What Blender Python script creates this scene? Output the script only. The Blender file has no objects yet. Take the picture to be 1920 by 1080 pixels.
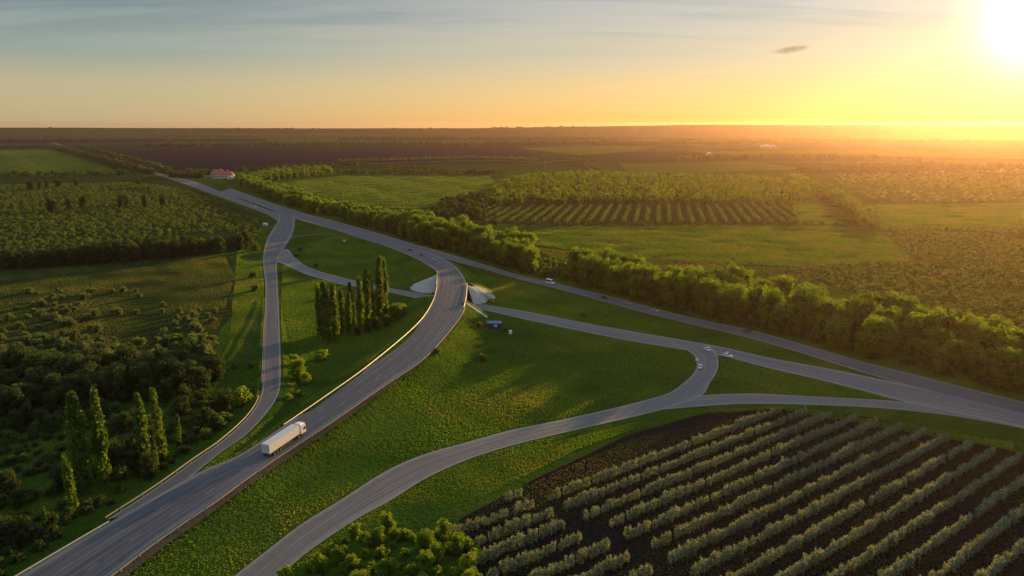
import bpy, math, random
import numpy as np
from mathutils import Matrix, Vector

random.seed(7)
rng = np.random.default_rng(11)
SC = bpy.context.scene
COL = SC.collection
R = math.radians

# ------------------------------------------------------------------ camera, sky, sun, exposure
CAMH = 95.0
FPX = 1371.0                      # focal length in photograph pixels (1920 wide)
PITCH, ROLL = 12.72, 0.06
cam_d = bpy.data.cameras.new("camera")
cam = bpy.data.objects.new("camera", cam_d)
COL.objects.link(cam)
cam_d.sensor_width = 36.0
cam_d.lens = FPX / 1920.0 * 36.0
cam_d.clip_start = 0.5
cam_d.clip_end = 200000.0
ROT = Matrix.Rotation(R(90 - PITCH), 3, 'X') @ Matrix.Rotation(R(ROLL), 3, 'Z')
cam.matrix_world = Matrix.Translation((0, 0, CAMH)) @ ROT.to_4x4()
SC.camera = cam
ROTN = np.array(ROT)

SUN_AZ, SUN_EL = 34.5, 6.4        # degrees, azimuth to the right of the view axis
SUN_DIR = Vector((math.sin(R(SUN_AZ)) * math.cos(R(SUN_EL)), math.cos(R(SUN_AZ)) * math.cos(R(SUN_EL)), math.sin(R(SUN_EL))))

world = bpy.data.worlds.new("World")
SC.world = world
world.use_nodes = True
nt = world.node_tree
nt.nodes.clear()


class NT:
    """tiny node-tree helper"""
    def __init__(self, tree):
        self.t = tree

    def n(self, kind, **kw):
        nd = self.t.nodes.new(kind)
        ins = kw.pop('ins', {})
        for k, v in kw.items():
            setattr(nd, k, v)
        for k, v in ins.items():
            self.set(nd.inputs[k], v)
        return nd

    def set(self, sock, v):
        if isinstance(v, bpy.types.NodeSocket):
            self.t.links.new(v, sock)
        else:
            if isinstance(v, tuple) and len(v) == 3 and sock.type == 'RGBA':
                v = v + (1.0,)
            sock.default_value = v

    def math(self, op, a, b=0.0, c=0.0, clamp=False):
        nd = self.n('ShaderNodeMath', operation=op, use_clamp=clamp)
        self.set(nd.inputs[0], a); self.set(nd.inputs[1], b); self.set(nd.inputs[2], c)
        return nd.outputs[0]

    def mix(self, f, a, b, blend='MIX'):
        nd = self.n('ShaderNodeMix', data_type='RGBA', blend_type=blend)
        self.set(nd.inputs[0], f); self.set(nd.inputs[6], a); self.set(nd.inputs[7], b)
        return nd.outputs[2]

    def ramp(self, f, lo, hi):
        nd = self.n('ShaderNodeMapRange', interpolation_type='SMOOTHSTEP')
        self.set(nd.inputs[0], f); nd.inputs[1].default_value = lo; nd.inputs[2].default_value = hi
        return nd.outputs[0]

    def noise(self, vec, scale, detail=4.0, rough=0.55, dist=0.0):
        nd = self.n('ShaderNodeTexNoise')
        self.set(nd.inputs['Vector'], vec)
        nd.inputs['Scale'].default_value = scale
        nd.inputs['Detail'].default_value = detail
        nd.inputs['Roughness'].default_value = rough
        nd.inputs['Distortion'].default_value = dist
        return nd.outputs[0]

    def map(self, vec, scale=(1, 1, 1), rot=(0, 0, 0), loc=(0, 0, 0)):
        nd = self.n('ShaderNodeMapping')
        self.set(nd.inputs[0], vec)
        nd.inputs[1].default_value = loc; nd.inputs[2].default_value = rot; nd.inputs[3].default_value = scale
        return nd.outputs[0]


W = NT(nt)
tc = W.n('ShaderNodeTexCoord').outputs['Generated']
sky = W.n('ShaderNodeTexSky', sky_type='NISHITA', sun_disc=False)
sky.sun_elevation = R(SUN_EL)
sky.sun_rotation = R(SUN_AZ)
sky.air_density = 1.0
sky.dust_density = 0.2
sky.ozone_density = 1.0
sepw = W.n('ShaderNodeSeparateXYZ', ins={0: tc})
zz = sepw.outputs[2]
dot = W.n('ShaderNodeVectorMath', operation='DOT_PRODUCT', ins={0: tc, 1: tuple(SUN_DIR)}).outputs['Value']
dotc = W.math('MAXIMUM', dot, 0.0)
g1 = W.math('POWER', dotc, 900.0)
g2 = W.math('POWER', dotc, 140.0)
g3 = W.math('POWER', dotc, 18.0)
# thin streaks of high cloud: stretched noise over the dome
flat = W.n('ShaderNodeVectorMath', operation='DIVIDE', ins={0: tc, 1: W.n('ShaderNodeCombineXYZ', ins={0: W.math('ADD', zz, 0.10), 1: W.math('ADD', zz, 0.10), 2: 1.0}).outputs[0]}).outputs[0]
st = W.noise(W.map(flat, (0.35, 1.6, 0.0), (0, 0, 0.05)), 1.3, 6.0, 0.6, 0.4)
streak = W.math('MULTIPLY', W.ramp(st, 0.42, 0.72), W.ramp(zz, 0.05, 0.2))
skyc = W.mix(1.0, sky.outputs[0], (0.68, 0.655, 0.72), 'MULTIPLY')


def color_ramp(f, stops):
    nd = W.n('ShaderNodeValToRGB', ins={0: f})
    cr = nd.color_ramp
    cr.interpolation = 'EASE'
    while len(cr.elements) < len(stops): cr.elements.new(0.5)
    for e, (p, c) in zip(cr.elements, stops):
        e.position = p; e.color = (*c, 1)
    return nd.outputs[0]


# evening air: cool grey blue away from the sun, amber towards it, the tint changing with height above the horizon
cool = color_ramp(zz, [(0.0, (0.40, 0.335, 0.23)), (0.04, (0.40, 0.35, 0.24)), (0.09, (0.19, 0.25, 0.25)), (0.15, (0.055, 0.115, 0.16)), (0.35, (0.40, 0.53, 0.66)), (1.0, (0.42, 0.56, 0.74))])
warm = color_ramp(zz, [(0.0, (0.80, 0.38, 0.09)), (0.04, (0.74, 0.42, 0.15)), (0.09, (0.58, 0.43, 0.28)), (0.15, (0.50, 0.43, 0.37)), (0.35, (0.44, 0.52, 0.62)), (1.0, (0.42, 0.56, 0.74))])
side = W.ramp(dot, 0.42, 1.0)
air = W.mix(side, cool, warm)
air = W.mix(W.math('MULTIPLY', streak, 0.6), air, (0.60, 0.55, 0.50))
dk = W.noise(W.map(flat, (0.5, 2.2, 0.0), (0, 0, -0.06)), 1.0, 5.0, 0.55, 0.3)
air = W.mix(W.math('MULTIPLY', W.math('MULTIPLY', W.ramp(dk, 0.45, 0.7), W.ramp(zz, 0.07, 0.14)), 0.7), air, (0.12, 0.17, 0.20))
bg1 = W.n('ShaderNodeBackground', ins={0: skyc, 1: 0.05})
glow = W.mix(g2, (1.0, 0.46, 0.12), (1.0, 0.76, 0.50))
gs = W.math('ADD', W.math('ADD', W.math('MULTIPLY', g1, 1.7), W.math('MULTIPLY', g2, 0.10)), W.math('MULTIPLY', g3, 0.01))
bg2 = W.n('ShaderNodeBackground', ins={0: glow, 1: gs})
bg3 = W.n('ShaderNodeBackground', ins={0: air, 1: 0.50})
a1 = W.n('ShaderNodeAddShader', ins={0: bg1.outputs[0], 1: bg2.outputs[0]})
a2 = W.n('ShaderNodeAddShader', ins={0: a1.outputs[0], 1: bg3.outputs[0]})
W.n('ShaderNodeOutputWorld', ins={0: a2.outputs[0]})

sun_d = bpy.data.lights.new("sun", 'SUN')
sun_d.energy = 5.0
sun_d.angle = R(0.6)
sun_d.color = (1.0, 0.56, 0.18)
sun = bpy.data.objects.new("sun", sun_d)
COL.objects.link(sun)
sun.rotation_euler = SUN_DIR.to_track_quat('Z', 'Y').to_euler()
sun.location = (0, 0, 300)

SC.view_settings.view_transform = 'Standard'
SC.view_settings.look = 'None'
SC.view_settings.gamma = 1.0
SC.view_settings.exposure = 0.55
SC.render.engine = 'CYCLES'
SC.cycles.use_denoising = True
SC.cycles.max_bounces = 6
SC.cycles.diffuse_bounces = 2
SC.cycles.transmission_bounces = 3
SC.cycles.volume_bounces = 0
SC.cycles.caustics_reflective = False
SC.cycles.caustics_refractive = False


# ------------------------------------------------------------------ geometry helpers
def G(px, py, z=0.0):
    """ground point seen at a photograph pixel (1920 x 1080), on the level z"""
    d = ROTN @ np.array([(px - 960.0) / FPX, -(py - 540.0) / FPX, -1.0])
    t = (z - CAMH) / d[2]
    return np.array([d[0] * t, d[1] * t])


def tag(o, label=None, cat=None, group=None, kind=None):
    if label: o['label'] = label
    if cat: o['category'] = cat
    if group: o['group'] = group
    if kind: o['kind'] = kind
    return o


def empty(name, loc=(0, 0, 0), rz=0.0):
    o = bpy.data.objects.new(name, None)
    COL.objects.link(o)
    o.empty_display_size = 0.5
    o.location = loc
    o.rotation_euler = (0, 0, rz)
    return o


def mesh_np(name, V, F, mat=None, smooth=False, attr=None, uv=None):
    """mesh data from numpy verts (n,3) and faces (m,k)"""
    V = np.asarray(V, np.float32); F = np.asarray(F, np.int32)
    me = bpy.data.meshes.new(name)
    k = F.shape[1]
    me.vertices.add(len(V)); me.loops.add(F.size); me.polygons.add(len(F))
    me.vertices.foreach_set('co', V.ravel())
    me.loops.foreach_set('vertex_index', F.ravel())
    me.polygons.foreach_set('loop_start', np.arange(0, F.size, k, dtype=np.int32))
    me.polygons.foreach_set('use_smooth', np.full(len(F), smooth))
    me.update(calc_edges=True)
    for nm, a in (attr or {}).items():
        at = me.attributes.new(nm, 'FLOAT', 'POINT')
        at.data.foreach_set('value', np.asarray(a, np.float32))
    if uv is not None:
        l = me.uv_layers.new(name='UVMap')
        l.data.foreach_set('uv', np.asarray(uv, np.float32)[F.ravel()].ravel())
    if mat: me.materials.append(mat)
    return me


def link(name, me, parent=None, loc=None, rot=None, scale=None):
    o = bpy.data.objects.new(name, me)
    COL.objects.link(o)
    if parent is not None: o.parent = parent
    if loc is not None: o.location = loc
    if rot is not None: o.rotation_euler = rot
    if scale is not None: o.scale = scale
    return o


class MB:
    """collects boxes, prisms and tubes, links them as one mesh object"""
    def __init__(self):
        self.v, self.f = [], []

    def add(self, vs, fs):
        b = len(self.v)
        self.v += [tuple(p) for p in vs]
        self.f += [tuple(b + i for i in f) for f in fs]
        return self

    def box(self, c, s, rz=0.0, taper=1.0):
        x, y, z = (q / 2 for q in s)
        vs = []
        for sz, t in ((-1, 1.0), (1, taper)):
            for sx, sy in ((-1, -1), (1, -1), (1, 1), (-1, 1)):
                a, b = sx * x * t, sy * y * t
                vs.append((c[0] + a * math.cos(rz) - b * math.sin(rz), c[1] + a * math.sin(rz) + b * math.cos(rz), c[2] + sz * z))
        return self.add(vs, [(3, 2, 1, 0), (4, 5, 6, 7), (0, 1, 5, 4), (1, 2, 6, 5), (2, 3, 7, 6), (3, 0, 4, 7)])

    def prism(self, prof, x0, x1, inset=0.0, top_from=None):
        """profile in the y-z plane extruded along x; points above top_from are drawn in by inset"""
        n = len(prof)
        vs = []
        for x, s in ((x0, 1), (x1, -1)):
            for (y, z) in prof:
                d = inset if (top_from is not None and z > top_from) else 0.0
                vs.append((x + s * d, y, z))
        fs = [tuple(range(n - 1, -1, -1)), tuple(range(n, 2 * n))]
        fs += [(i, (i + 1) % n, n + (i + 1) % n, n + i) for i in range(n)]
        return self.add(vs, fs)

    def cyl(self, c, r, h, axis='z', n=14, r2=None):
        r2 = r if r2 is None else r2
        vs = []
        for k, rr in ((0, r), (1, r2)):
            for i in range(n):
                a = 2 * math.pi * i / n
                u, v, w = rr * math.cos(a), rr * math.sin(a), k * h
                vs.append({'z': (c[0] + u, c[1] + v, c[2] + w), 'x': (c[0] + w, c[1] + u, c[2] + v), 'y': (c[0] + v, c[1] + w, c[2] + u)}[axis])
        fs = [tuple(range(n - 1, -1, -1)), tuple(range(n, 2 * n))] + [(i, (i + 1) % n, n + (i + 1) % n, n + i) for i in range(n)]
        return self.add(vs, fs)

    def tube(self, pts, r, n=6, r2=None):
        pts = [Vector(p) for p in pts]
        m = len(pts)
        vs = []
        for k, p in enumerate(pts):
            d = (pts[min(k + 1, m - 1)] - pts[max(k - 1, 0)]).normalized()
            q = d.to_track_quat('Z', 'Y')
            rr = r + ((r2 if r2 is not None else r) - r) * k / (m - 1)
            for i in range(n):
                a = 2 * math.pi * i / n
                vs.append(p + q @ Vector((rr * math.cos(a), rr * math.sin(a), 0)))
        fs = [(k * n + i, k * n + (i + 1) % n, (k + 1) * n + (i + 1) % n, (k + 1) * n + i) for k in range(m - 1) for i in range(n)]
        fs += [tuple(range(n - 1, -1, -1)), tuple(range((m - 1) * n, m * n))]
        return self.add(vs, fs)

    def data(self, name, mat, bevel=0.0, smooth=False):
        me = bpy.data.meshes.new(name)
        me.from_pydata(self.v, [], self.f)
        if bevel:
            import bmesh
            bm = bmesh.new(); bm.from_mesh(me)
            bmesh.ops.bevel(bm, geom=[e for e in bm.edges if len(e.link_faces) == 2 and e.calc_face_angle(0) > 0.5], offset=bevel, segments=2, affect='EDGES', clamp_overlap=True)
            bm.to_mesh(me); bm.free()
        if smooth:
            me.polygons.foreach_set('use_smooth', [True] * len(me.polygons))
        me.materials.append(mat)
        me.update()
        return me

    def build(self, name, mat, parent=None, bevel=0.0, smooth=False):
        return link(name, self.data(name, mat, bevel, smooth), parent)


def spline(P, step):
    """Catmull-Rom through the rows of P (any columns; the first two are metres), about one sample per step"""
    P = np.asarray(P, float)
    Q = np.vstack([2 * P[0] - P[1], P, 2 * P[-1] - P[-2]])
    out = []
    for i in range(1, len(Q) - 2):
        p0, p1, p2, p3 = Q[i - 1], Q[i], Q[i + 1], Q[i + 2]
        n = max(2, int(np.linalg.norm(p2[:2] - p1[:2]) / step))
        t = np.linspace(0, 1, n, endpoint=False)[:, None]
        out.append(0.5 * ((2 * p1) + (-p0 + p2) * t + (2 * p0 - 5 * p1 + 4 * p2 - p3) * t ** 2 + (-p0 + 3 * p1 - 3 * p2 + p3) * t ** 3))
    out.append(P[-1:])
    return np.vstack(out)


def smoothstep(x, a, b):
    t = np.clip((x - a) / (b - a), 0, 1)
    return t * t * (3 - 2 * t)


# ------------------------------------------------------------------ materials
def new_mat(name):
    m = bpy.data.materials.new(name)
    m.use_nodes = True
    m.node_tree.nodes.clear()
    return m, NT(m.node_tree)


def finish(N, bsdf):
    N.n('ShaderNodeOutputMaterial', ins={0: bsdf})


def paint(name, col, rough=0.5, metal=0.0, var=0.12, scale=2.0):
    m, N = new_mat(name)
    pos = N.n('ShaderNodeTexCoord').outputs['Object']
    f = N.noise(pos, scale, 4)
    c = N.mix(f, tuple(x * (1 - var) for x in col), tuple(min(1, x * (1 + var)) for x in col))
    b = N.n('ShaderNodeBsdfPrincipled', ins={'Base Color': c, 'Roughness': rough, 'Metallic': metal})
    finish(N, b.outputs[0])
    return m


def ground_mat(name, c1, c2, c3, s1=0.02, s2=0.25, stripe=None, far=False, bump=0.5, spots=0.5):
    """mottled soil or grass: two noises and an optional pattern of rows (direction in degrees, spacing in m, strength, colour)"""
    m, N = new_mat(name)
    pos = N.n('ShaderNodeNewGeometry').outputs['Position']
    n1 = N.noise(pos, s1, 5, 0.6, 0.6)
    n2 = N.noise(pos, s2, 5, 0.65)
    n3 = N.noise(pos, s2 * 4, 3, 0.6)
    c = N.mix(N.ramp(n1, 0.36, 0.64), c1, c2)
    c = N.mix(N.math('MULTIPLY', N.ramp(n2, 0.45, 0.72), spots), c, c3)
    n4 = N.noise(N.map(pos, (0.6, 1.5, 1.0), (0, 0, 0.6)), s1 * 3.5, 4, 0.6, 0.8)
    c = N.mix(N.math('MULTIPLY', N.ramp(n4, 0.50, 0.70), spots * (0.6 if far else 0.25)), c, tuple(0.6 * a + 0.4 * b for a, b in zip(c3, (0.12, 0.095, 0.035))))
    c = N.mix(N.math('MULTIPLY', N.ramp(n3, 0.3, 0.75), 0.45), c, tuple(x * 0.55 for x in c1))
    if stripe:
        ang, sp, k, sc = stripe
        rot = N.map(pos, (1, 1, 1), (0, 0, R(-ang)))
        sx = N.n('ShaderNodeSeparateXYZ', ins={0: rot}).outputs[1]
        jit = N.math('MULTIPLY', N.noise(pos, 0.03, 2), sp * 1.2)
        w = N.math('SINE', N.math('MULTIPLY', N.math('ADD', sx, jit), 2 * math.pi / sp))
        brk = N.noise(N.map(rot, (0.05, 0.6, 1)), 0.6, 3)
        c = N.mix(N.math('MULTIPLY', N.math('MULTIPLY', N.ramp(w, -0.3, 0.9), N.ramp(brk, 0.3, 0.6)), k), c, sc)
    if far:
        v = N.n('ShaderNodeTexVoronoi', feature='F1', distance='MANHATTAN')
        N.set(v.inputs['Vector'], N.map(pos, (1 / 1500, 1 / 620, 0.0), (0, 0, R(8))))
        v.inputs['Scale'].default_value = 1.0
        v.inputs['Randomness'].default_value = 0.8
        sh = N.n('ShaderNodeSeparateColor', ins={0: v.outputs['Color']})
        fc = N.mix(N.ramp(sh.outputs[0], 0.3, 0.7), (0.009, 0.034, 0.014), (0.028, 0.062, 0.018))
        fc = N.mix(N.ramp(sh.outputs[1], 0.55, 0.6), fc, (0.022, 0.022, 0.028))
        fc = N.mix(N.math('MULTIPLY', n1, 0.35), fc, (0.03, 0.045, 0.02))
        yy = N.n('ShaderNodeVectorMath', operation='LENGTH', ins={0: pos}).outputs['Value']
        c = N.mix(N.ramp(yy, 1400, 1700), c, fc)
    bp = N.n('ShaderNodeBump', ins={'Strength': bump, 'Distance': 1.6, 'Height': N.math('ADD', n2, n3)})
    b = N.n('ShaderNodeBsdfPrincipled', ins={'Base Color': c, 'Roughness': 1.0, 'Normal': bp.outputs[0]})
    b.inputs['Specular IOR Level'].default_value = 0.0
    finish(N, b.outputs[0])
    return m


def leaf_mat(name, dark, light, tip=None, trans=0.35):
    """leaves: colour by the stored tint of each leaf clump and by the tree's own random value, partly see-through to light"""
    m, N = new_mat(name)
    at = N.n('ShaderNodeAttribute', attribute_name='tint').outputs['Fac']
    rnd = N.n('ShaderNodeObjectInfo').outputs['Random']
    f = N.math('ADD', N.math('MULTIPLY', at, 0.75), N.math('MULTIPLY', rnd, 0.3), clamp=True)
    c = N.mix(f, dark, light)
    if tip:
        t2 = N.n('ShaderNodeAttribute', attribute_name='tip').outputs['Fac']
        c = N.mix(t2, c, tip)
    d = N.n('ShaderNodeBsdfPrincipled', ins={'Base Color': c, 'Roughness': 0.7})
    d.inputs['Specular IOR Level'].default_value = 0.25
    tl = N.n('ShaderNodeBsdfTranslucent', ins={0: N.mix(1.0, c, (6.4, 5.4, 1.5), 'MULTIPLY')})
    mx = N.n('ShaderNodeMixShader', ins={0: trans, 1: d.outputs[0], 2: tl.outputs[0]})
    finish(N, mx.outputs[0])
    return m


def asphalt_mat(name, base, edge, half, lanes):
    """worn asphalt: u across in metres, v along; paler dusty shoulders, darker wheel tracks, patches"""
    m, N = new_mat(name)
    uv = N.n('ShaderNodeUVMap').outputs[0]
    pos = N.n('ShaderNodeNewGeometry').outputs['Position']
    sep = N.n('ShaderNodeSeparateXYZ', ins={0: uv})
    u = sep.outputs[0]                                     # -1 .. 1 across
    ua = N.math('ABSOLUTE', u)
    long_ = N.noise(N.map(uv, (9.0, 0.012, 1)), 1.0, 4, 0.6)
    fine = N.noise(pos, 0.5, 5, 0.6)
    patch = N.noise(pos, 0.05, 3, 0.5)
    c = N.mix(N.ramp(long_, 0.35, 0.68), tuple(x * 0.60 for x in base), tuple(x * 1.45 for x in base))
    c = N.mix(N.math('MULTIPLY', N.ramp(patch, 0.4, 0.7), 0.35), c, tuple(x * 0.7 for x in base))
    c = N.mix(N.math('MULTIPLY', N.ramp(fine, 0.4, 0.7), 0.25), c, tuple(x * 1.4 for x in base))
    wav = N.math('COSINE', N.math('MULTIPLY', u, math.pi * lanes * 2))
    c = N.mix(N.math('MULTIPLY', N.ramp(wav, 0.0, 1.0), 0.22), c, tuple(x * 0.62 for x in base))
    e = N.math('ADD', ua, N.math('MULTIPLY', N.math('SUBTRACT', fine, 0.5), 0.25))
    c = N.mix(N.math('MULTIPLY', N.ramp(e, 0.72, 0.95), 0.9), c, edge)
    b = N.n('ShaderNodeBsdfPrincipled', ins={'Base Color': c, 'Roughness': 0.75})
    b.inputs['Specular IOR Level'].default_value = 0.35
    finish(N, b.outputs[0])
    return m


M = {}
M['asphalt'] = asphalt_mat('asphalt', (0.096, 0.097, 0.106), (0.18, 0.165, 0.145), 7, 3)
M['asphalt_pale'] = asphalt_mat('pale_asphalt', (0.150, 0.146, 0.145), (0.25, 0.235, 0.19), 4, 2)
M['white_line'] = paint('road_paint', (0.27, 0.27, 0.265), 0.6, var=0.3, scale=0.6)
M['dirt'] = ground_mat('dirt_verge', (0.13, 0.095, 0.065), (0.085, 0.07, 0.045), (0.05, 0.07, 0.02), 0.05, 0.35, spots=0.9)
M['gravel'] = ground_mat('gravel_track', (0.22, 0.20, 0.16), (0.16, 0.15, 0.11), (0.10, 0.11, 0.05), 0.05, 0.5)
M['concrete'] = paint('concrete', (0.37, 0.36, 0.34), 0.8, var=0.3, scale=0.35)
M['steel'] = paint('galvanised_steel', (0.50, 0.48, 0.42), 0.45, 0.6)
M['white'] = paint('white_paint', (0.78, 0.78, 0.78), 0.35, var=0.05)
M['offwhite'] = paint('weathered_white', (0.62, 0.60, 0.56), 0.5, var=0.15)
M['trailer'] = paint('trailer_skin', (0.74, 0.73, 0.71), 0.45, var=0.10, scale=0.8)
M['dark'] = paint('dark_plastic', (0.03, 0.03, 0.032), 0.6)
M['rubber'] = paint('rubber', (0.018, 0.018, 0.018), 0.85)
M['rim'] = paint('wheel_metal', (0.45, 0.45, 0.46), 0.35, 0.8)
M['glass'] = paint('tinted_glass', (0.02, 0.025, 0.03), 0.08)
M['red_lamp'] = paint('red_lens', (0.35, 0.02, 0.02), 0.25)
M['head_lamp'] = paint('clear_lens', (0.7, 0.7, 0.68), 0.15)
M['black_car'] = paint('black_paint', (0.02, 0.021, 0.025), 0.25)
M['silver_car'] = paint('silver_paint', (0.42, 0.43, 0.45), 0.3, 0.5)
M['blue'] = paint('blue_tarp', (0.06, 0.13, 0.26), 0.5, var=0.3)
M['roof_red'] = paint('red_roof', (0.36, 0.11, 0.07), 0.7, var=0.25)
M['wall_cream'] = paint('cream_render', (0.55, 0.47, 0.38), 0.8, var=0.12)
M['green_metal'] = paint('green_sheet', (0.15, 0.26, 0.18), 0.5)
M['sign_blue'] = paint('blue_sign', (0.015, 0.035, 0.14), 0.4)
M['bark'] = paint('bark', (0.085, 0.065, 0.048), 0.9, var=0.4, scale=3.0)

# ------------------------------------------------------------------ roads: left edge, right edge (photo pixels), height
# each station: (xl, yl, xr, yr, z)
S = {}
S['main'] = [(-60, 1138, 120, 1140, 2.2), (37, 1080, 207, 1080, 2.6), (167, 1003, 277, 1027, 3.2), (257, 951, 340, 983, 3.7), (375, 885, 400, 943, 4.2),
             (440, 858, 470, 892, 4.4), (493, 825, 540, 845, 4.7), (613, 743, 613, 797, 5.6), (697, 682, 707, 732, 6.4), (780, 611, 790, 675, 7.2), (809, 570, 840, 622, 7.6), (818, 540, 867, 583, 7.8), (820, 525, 874, 550, 7.8),
             (818, 510, 872, 523, 7.4), (800, 497, 852, 498, 6.4), (770, 481, 822, 482, 5.0), (720, 461, 765, 462, 3.0), (667, 444, 700, 442, 1.5), (600, 422, 625, 418, 0.5), (550, 408, 570, 402, 0.1)]
S['highway'] = [(430, 353, 415, 360, 0), (500, 377, 483, 383, 0), (567, 399, 550, 409, 0), (640, 418, 628, 431, 0.6), (707, 437, 690, 447, 1.6), (773, 457, 760, 466, 3.2), (827, 472, 812, 480, 4.0), (907, 496, 890, 500, 2.4), (973, 516, 960, 520, 1.0),
                (1040, 531, 1030, 538, 0.3), (1140, 555, 1130, 565, 0.1), (1207, 573, 1195, 583, 0.0), (1280, 592, 1270, 602, 0.0), (1413, 621, 1400, 633, 0), (1513, 648, 1498, 661, 0), (1613, 677, 1590, 690, 0), (1713, 702, 1690, 720, 0), (1813, 728, 1780, 745, 0), (1920, 754, 1890, 772, 0), (2050, 788, 2010, 808, 0)]
S['second'] = [(333, 333, 322, 338, 0), (367, 341, 350, 346, 0), (433, 367, 417, 371, 0), (483, 386, 470, 390, 0), (513, 397, 500, 402, 0), (540, 403, 520, 414, 0)]
S['ramp'] = [(520, 400, 548, 398, 0), (522, 412, 553, 412, 0), (502, 446, 548, 440, 0), (493, 483, 522, 485, 0), (497, 530, 521, 530, 0.1), (498, 583, 523, 580, 0.5), (495, 627, 525, 627, 1.2), (493, 693, 527, 695, 2.2), (489, 740, 523, 737, 2.9),
             (467, 780, 500, 775, 3.4), (417, 827, 462, 815, 3.9), (367, 862, 410, 852, 4.2), (293, 915, 345, 905, 3.9), (200, 975, 260, 962, 3.3)]
S['lower'] = [(520, 470, 505, 490, 0), (540, 468, 528, 494, 0), (553, 483, 567, 512, 0), (583, 503, 600, 522, 0), (640, 520, 638, 533, 0), (673, 528, 670, 538, 0), (727, 540, 733, 549, 0), (807, 553, 800, 564, 0), (850, 561, 850, 573, 0), (893, 569, 905, 581, 0), (980, 583, 980, 598, 0), (1104, 607, 1104, 624, 0),
              (1187, 622, 1187, 640, 0), (1271, 636, 1271, 654, 0), (1363, 653, 1355, 668, 0), (1447, 672, 1440, 690, 0), (1547, 690, 1535, 712, 0), (1630, 707, 1610, 731, 0), (1720, 726, 1690, 752, 0), (1810, 745, 1780, 772, 0), (1920, 768, 1890, 795, 0), (2050, 797, 2015, 828, 0)]
S['loop'] = [(1255, 643, 1330, 648, 0), (1283, 654, 1340, 658, 0), (1302, 668, 1346, 670, 0), (1307, 683, 1347, 686, 0), (1300, 700, 1342, 702, 0), (1279, 720, 1330, 720, 0), (1249, 739, 1313, 743, 0), (1173, 760, 1235, 770, 0), (1073, 783, 1100, 802, 0), (957, 807, 985, 829, 0),
             (873, 830, 885, 859, 0), (793, 853, 800, 897, 0), (723, 884, 735, 937, 0), (640, 937, 665, 976, 0), (567, 982, 583, 1031, 0), (500, 1033, 533, 1074, 0), (440, 1080, 488, 1117, 0), (380, 1130, 430, 1165, 0)]
S['slip'] = [(1160, 771, 1162, 777, 0), (1215, 757, 1225, 770, 0), (1313, 742, 1290, 764, 0), (1413, 738, 1380, 758, 0), (1513, 743, 1480, 758, 0), (1613, 748, 1613, 763, 0), (1697, 754, 1713, 771, 0), (1800, 768, 1813, 784, 0), (1920, 788, 1920, 804, 0), (2050, 814, 2050, 834, 0)]

ROADS = {}


def make_line(st, step=2.0):
    rows = []
    for xl, yl, xr, yr, z in st:
        a, b = G(xl, yl, z), G(xr, yr, z)
        rows.append([*((a + b) / 2), *a, *b, z])
    A = spline(rows, step)
    A[:, 0:2] = (A[:, 2:4] + A[:, 4:6]) / 2
    return A                          # cx cy lx ly rx ry z


def relevel(A, znew):
    k = ((CAMH - znew) / (CAMH - A[:, 6]))[:, None]
    A[:, 0:6] = A[:, 0:6] * k
    A[:, 6] = znew
    return A


def nearest(P, A):
    """distance of the points to a road's axis, its height and half width there"""
    d = np.full(len(P), 1e9); idx = np.zeros(len(P), int)
    for s in range(0, len(P), 20000):
        q = P[s:s + 20000]
        D = ((q[:, None, 0] - A[None, :, 0]) ** 2 + (q[:, None, 1] - A[None, :, 1]) ** 2)
        j = D.argmin(1)
        idx[s:s + 20000] = j
        d[s:s + 20000] = np.sqrt(D[np.arange(len(q)), j])
    hw = np.linalg.norm(A[:, 2:4] - A[:, 4:6], axis=1) / 2
    # half width across the axis
    t = np.gradient(A[:, 0:2], axis=0); t /= np.linalg.norm(t, axis=1)[:, None] + 1e-9
    e = (A[:, 4:6] - A[:, 2:4]) / 2
    hw = np.abs(e[:, 0] * t[:, 1] - e[:, 1] * t[:, 0])
    return d, A[idx, 6], hw[idx], idx


for nm in ('main', 'highway', 'second', 'ramp', 'lower', 'loop', 'slip'):
    ROADS[nm] = make_line(S[nm])
for nm in ('highway', 'ramp'):
    A = ROADS[nm]
    for _ in range(2):
        d, z, hw, _i = nearest(A[:, 0:2], ROADS['main'])
        d2, z2, hw2, _i = nearest(A[:, 0:2], A)
        w = 1 - smoothstep(d, hw + hw2, hw + hw2 + 12)
        relevel(A, np.maximum(0, w * z + (1 - w) * A[:, 6]))
    z = A[:, 6].copy()
    for _ in range(60):
        z[1:-1] = (z[:-2] + z[1:-1] * 2 + z[2:]) / 4
    relevel(A, z)

OFF = {'main': 0.12, 'highway': 0.10, 'second': 0.08, 'ramp': 0.09, 'lower': 0.07, 'loop': 0.085, 'slip': 0.06}
# where the lower road passes beneath the main road
d_, z_, h_, i_ = nearest(ROADS['main'][:, 0:2], ROADS['lower'][ROADS['lower'][:, 0] < 40][20:])
mask = (ROADS['main'][:, 6] > 6)
kx = np.where(mask, d_, 1e9).argmin()
CROSS = ROADS['main'][kx, 0:2].copy()
print('crossing', CROSS, 'of', kx, len(ROADS['main']))


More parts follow.
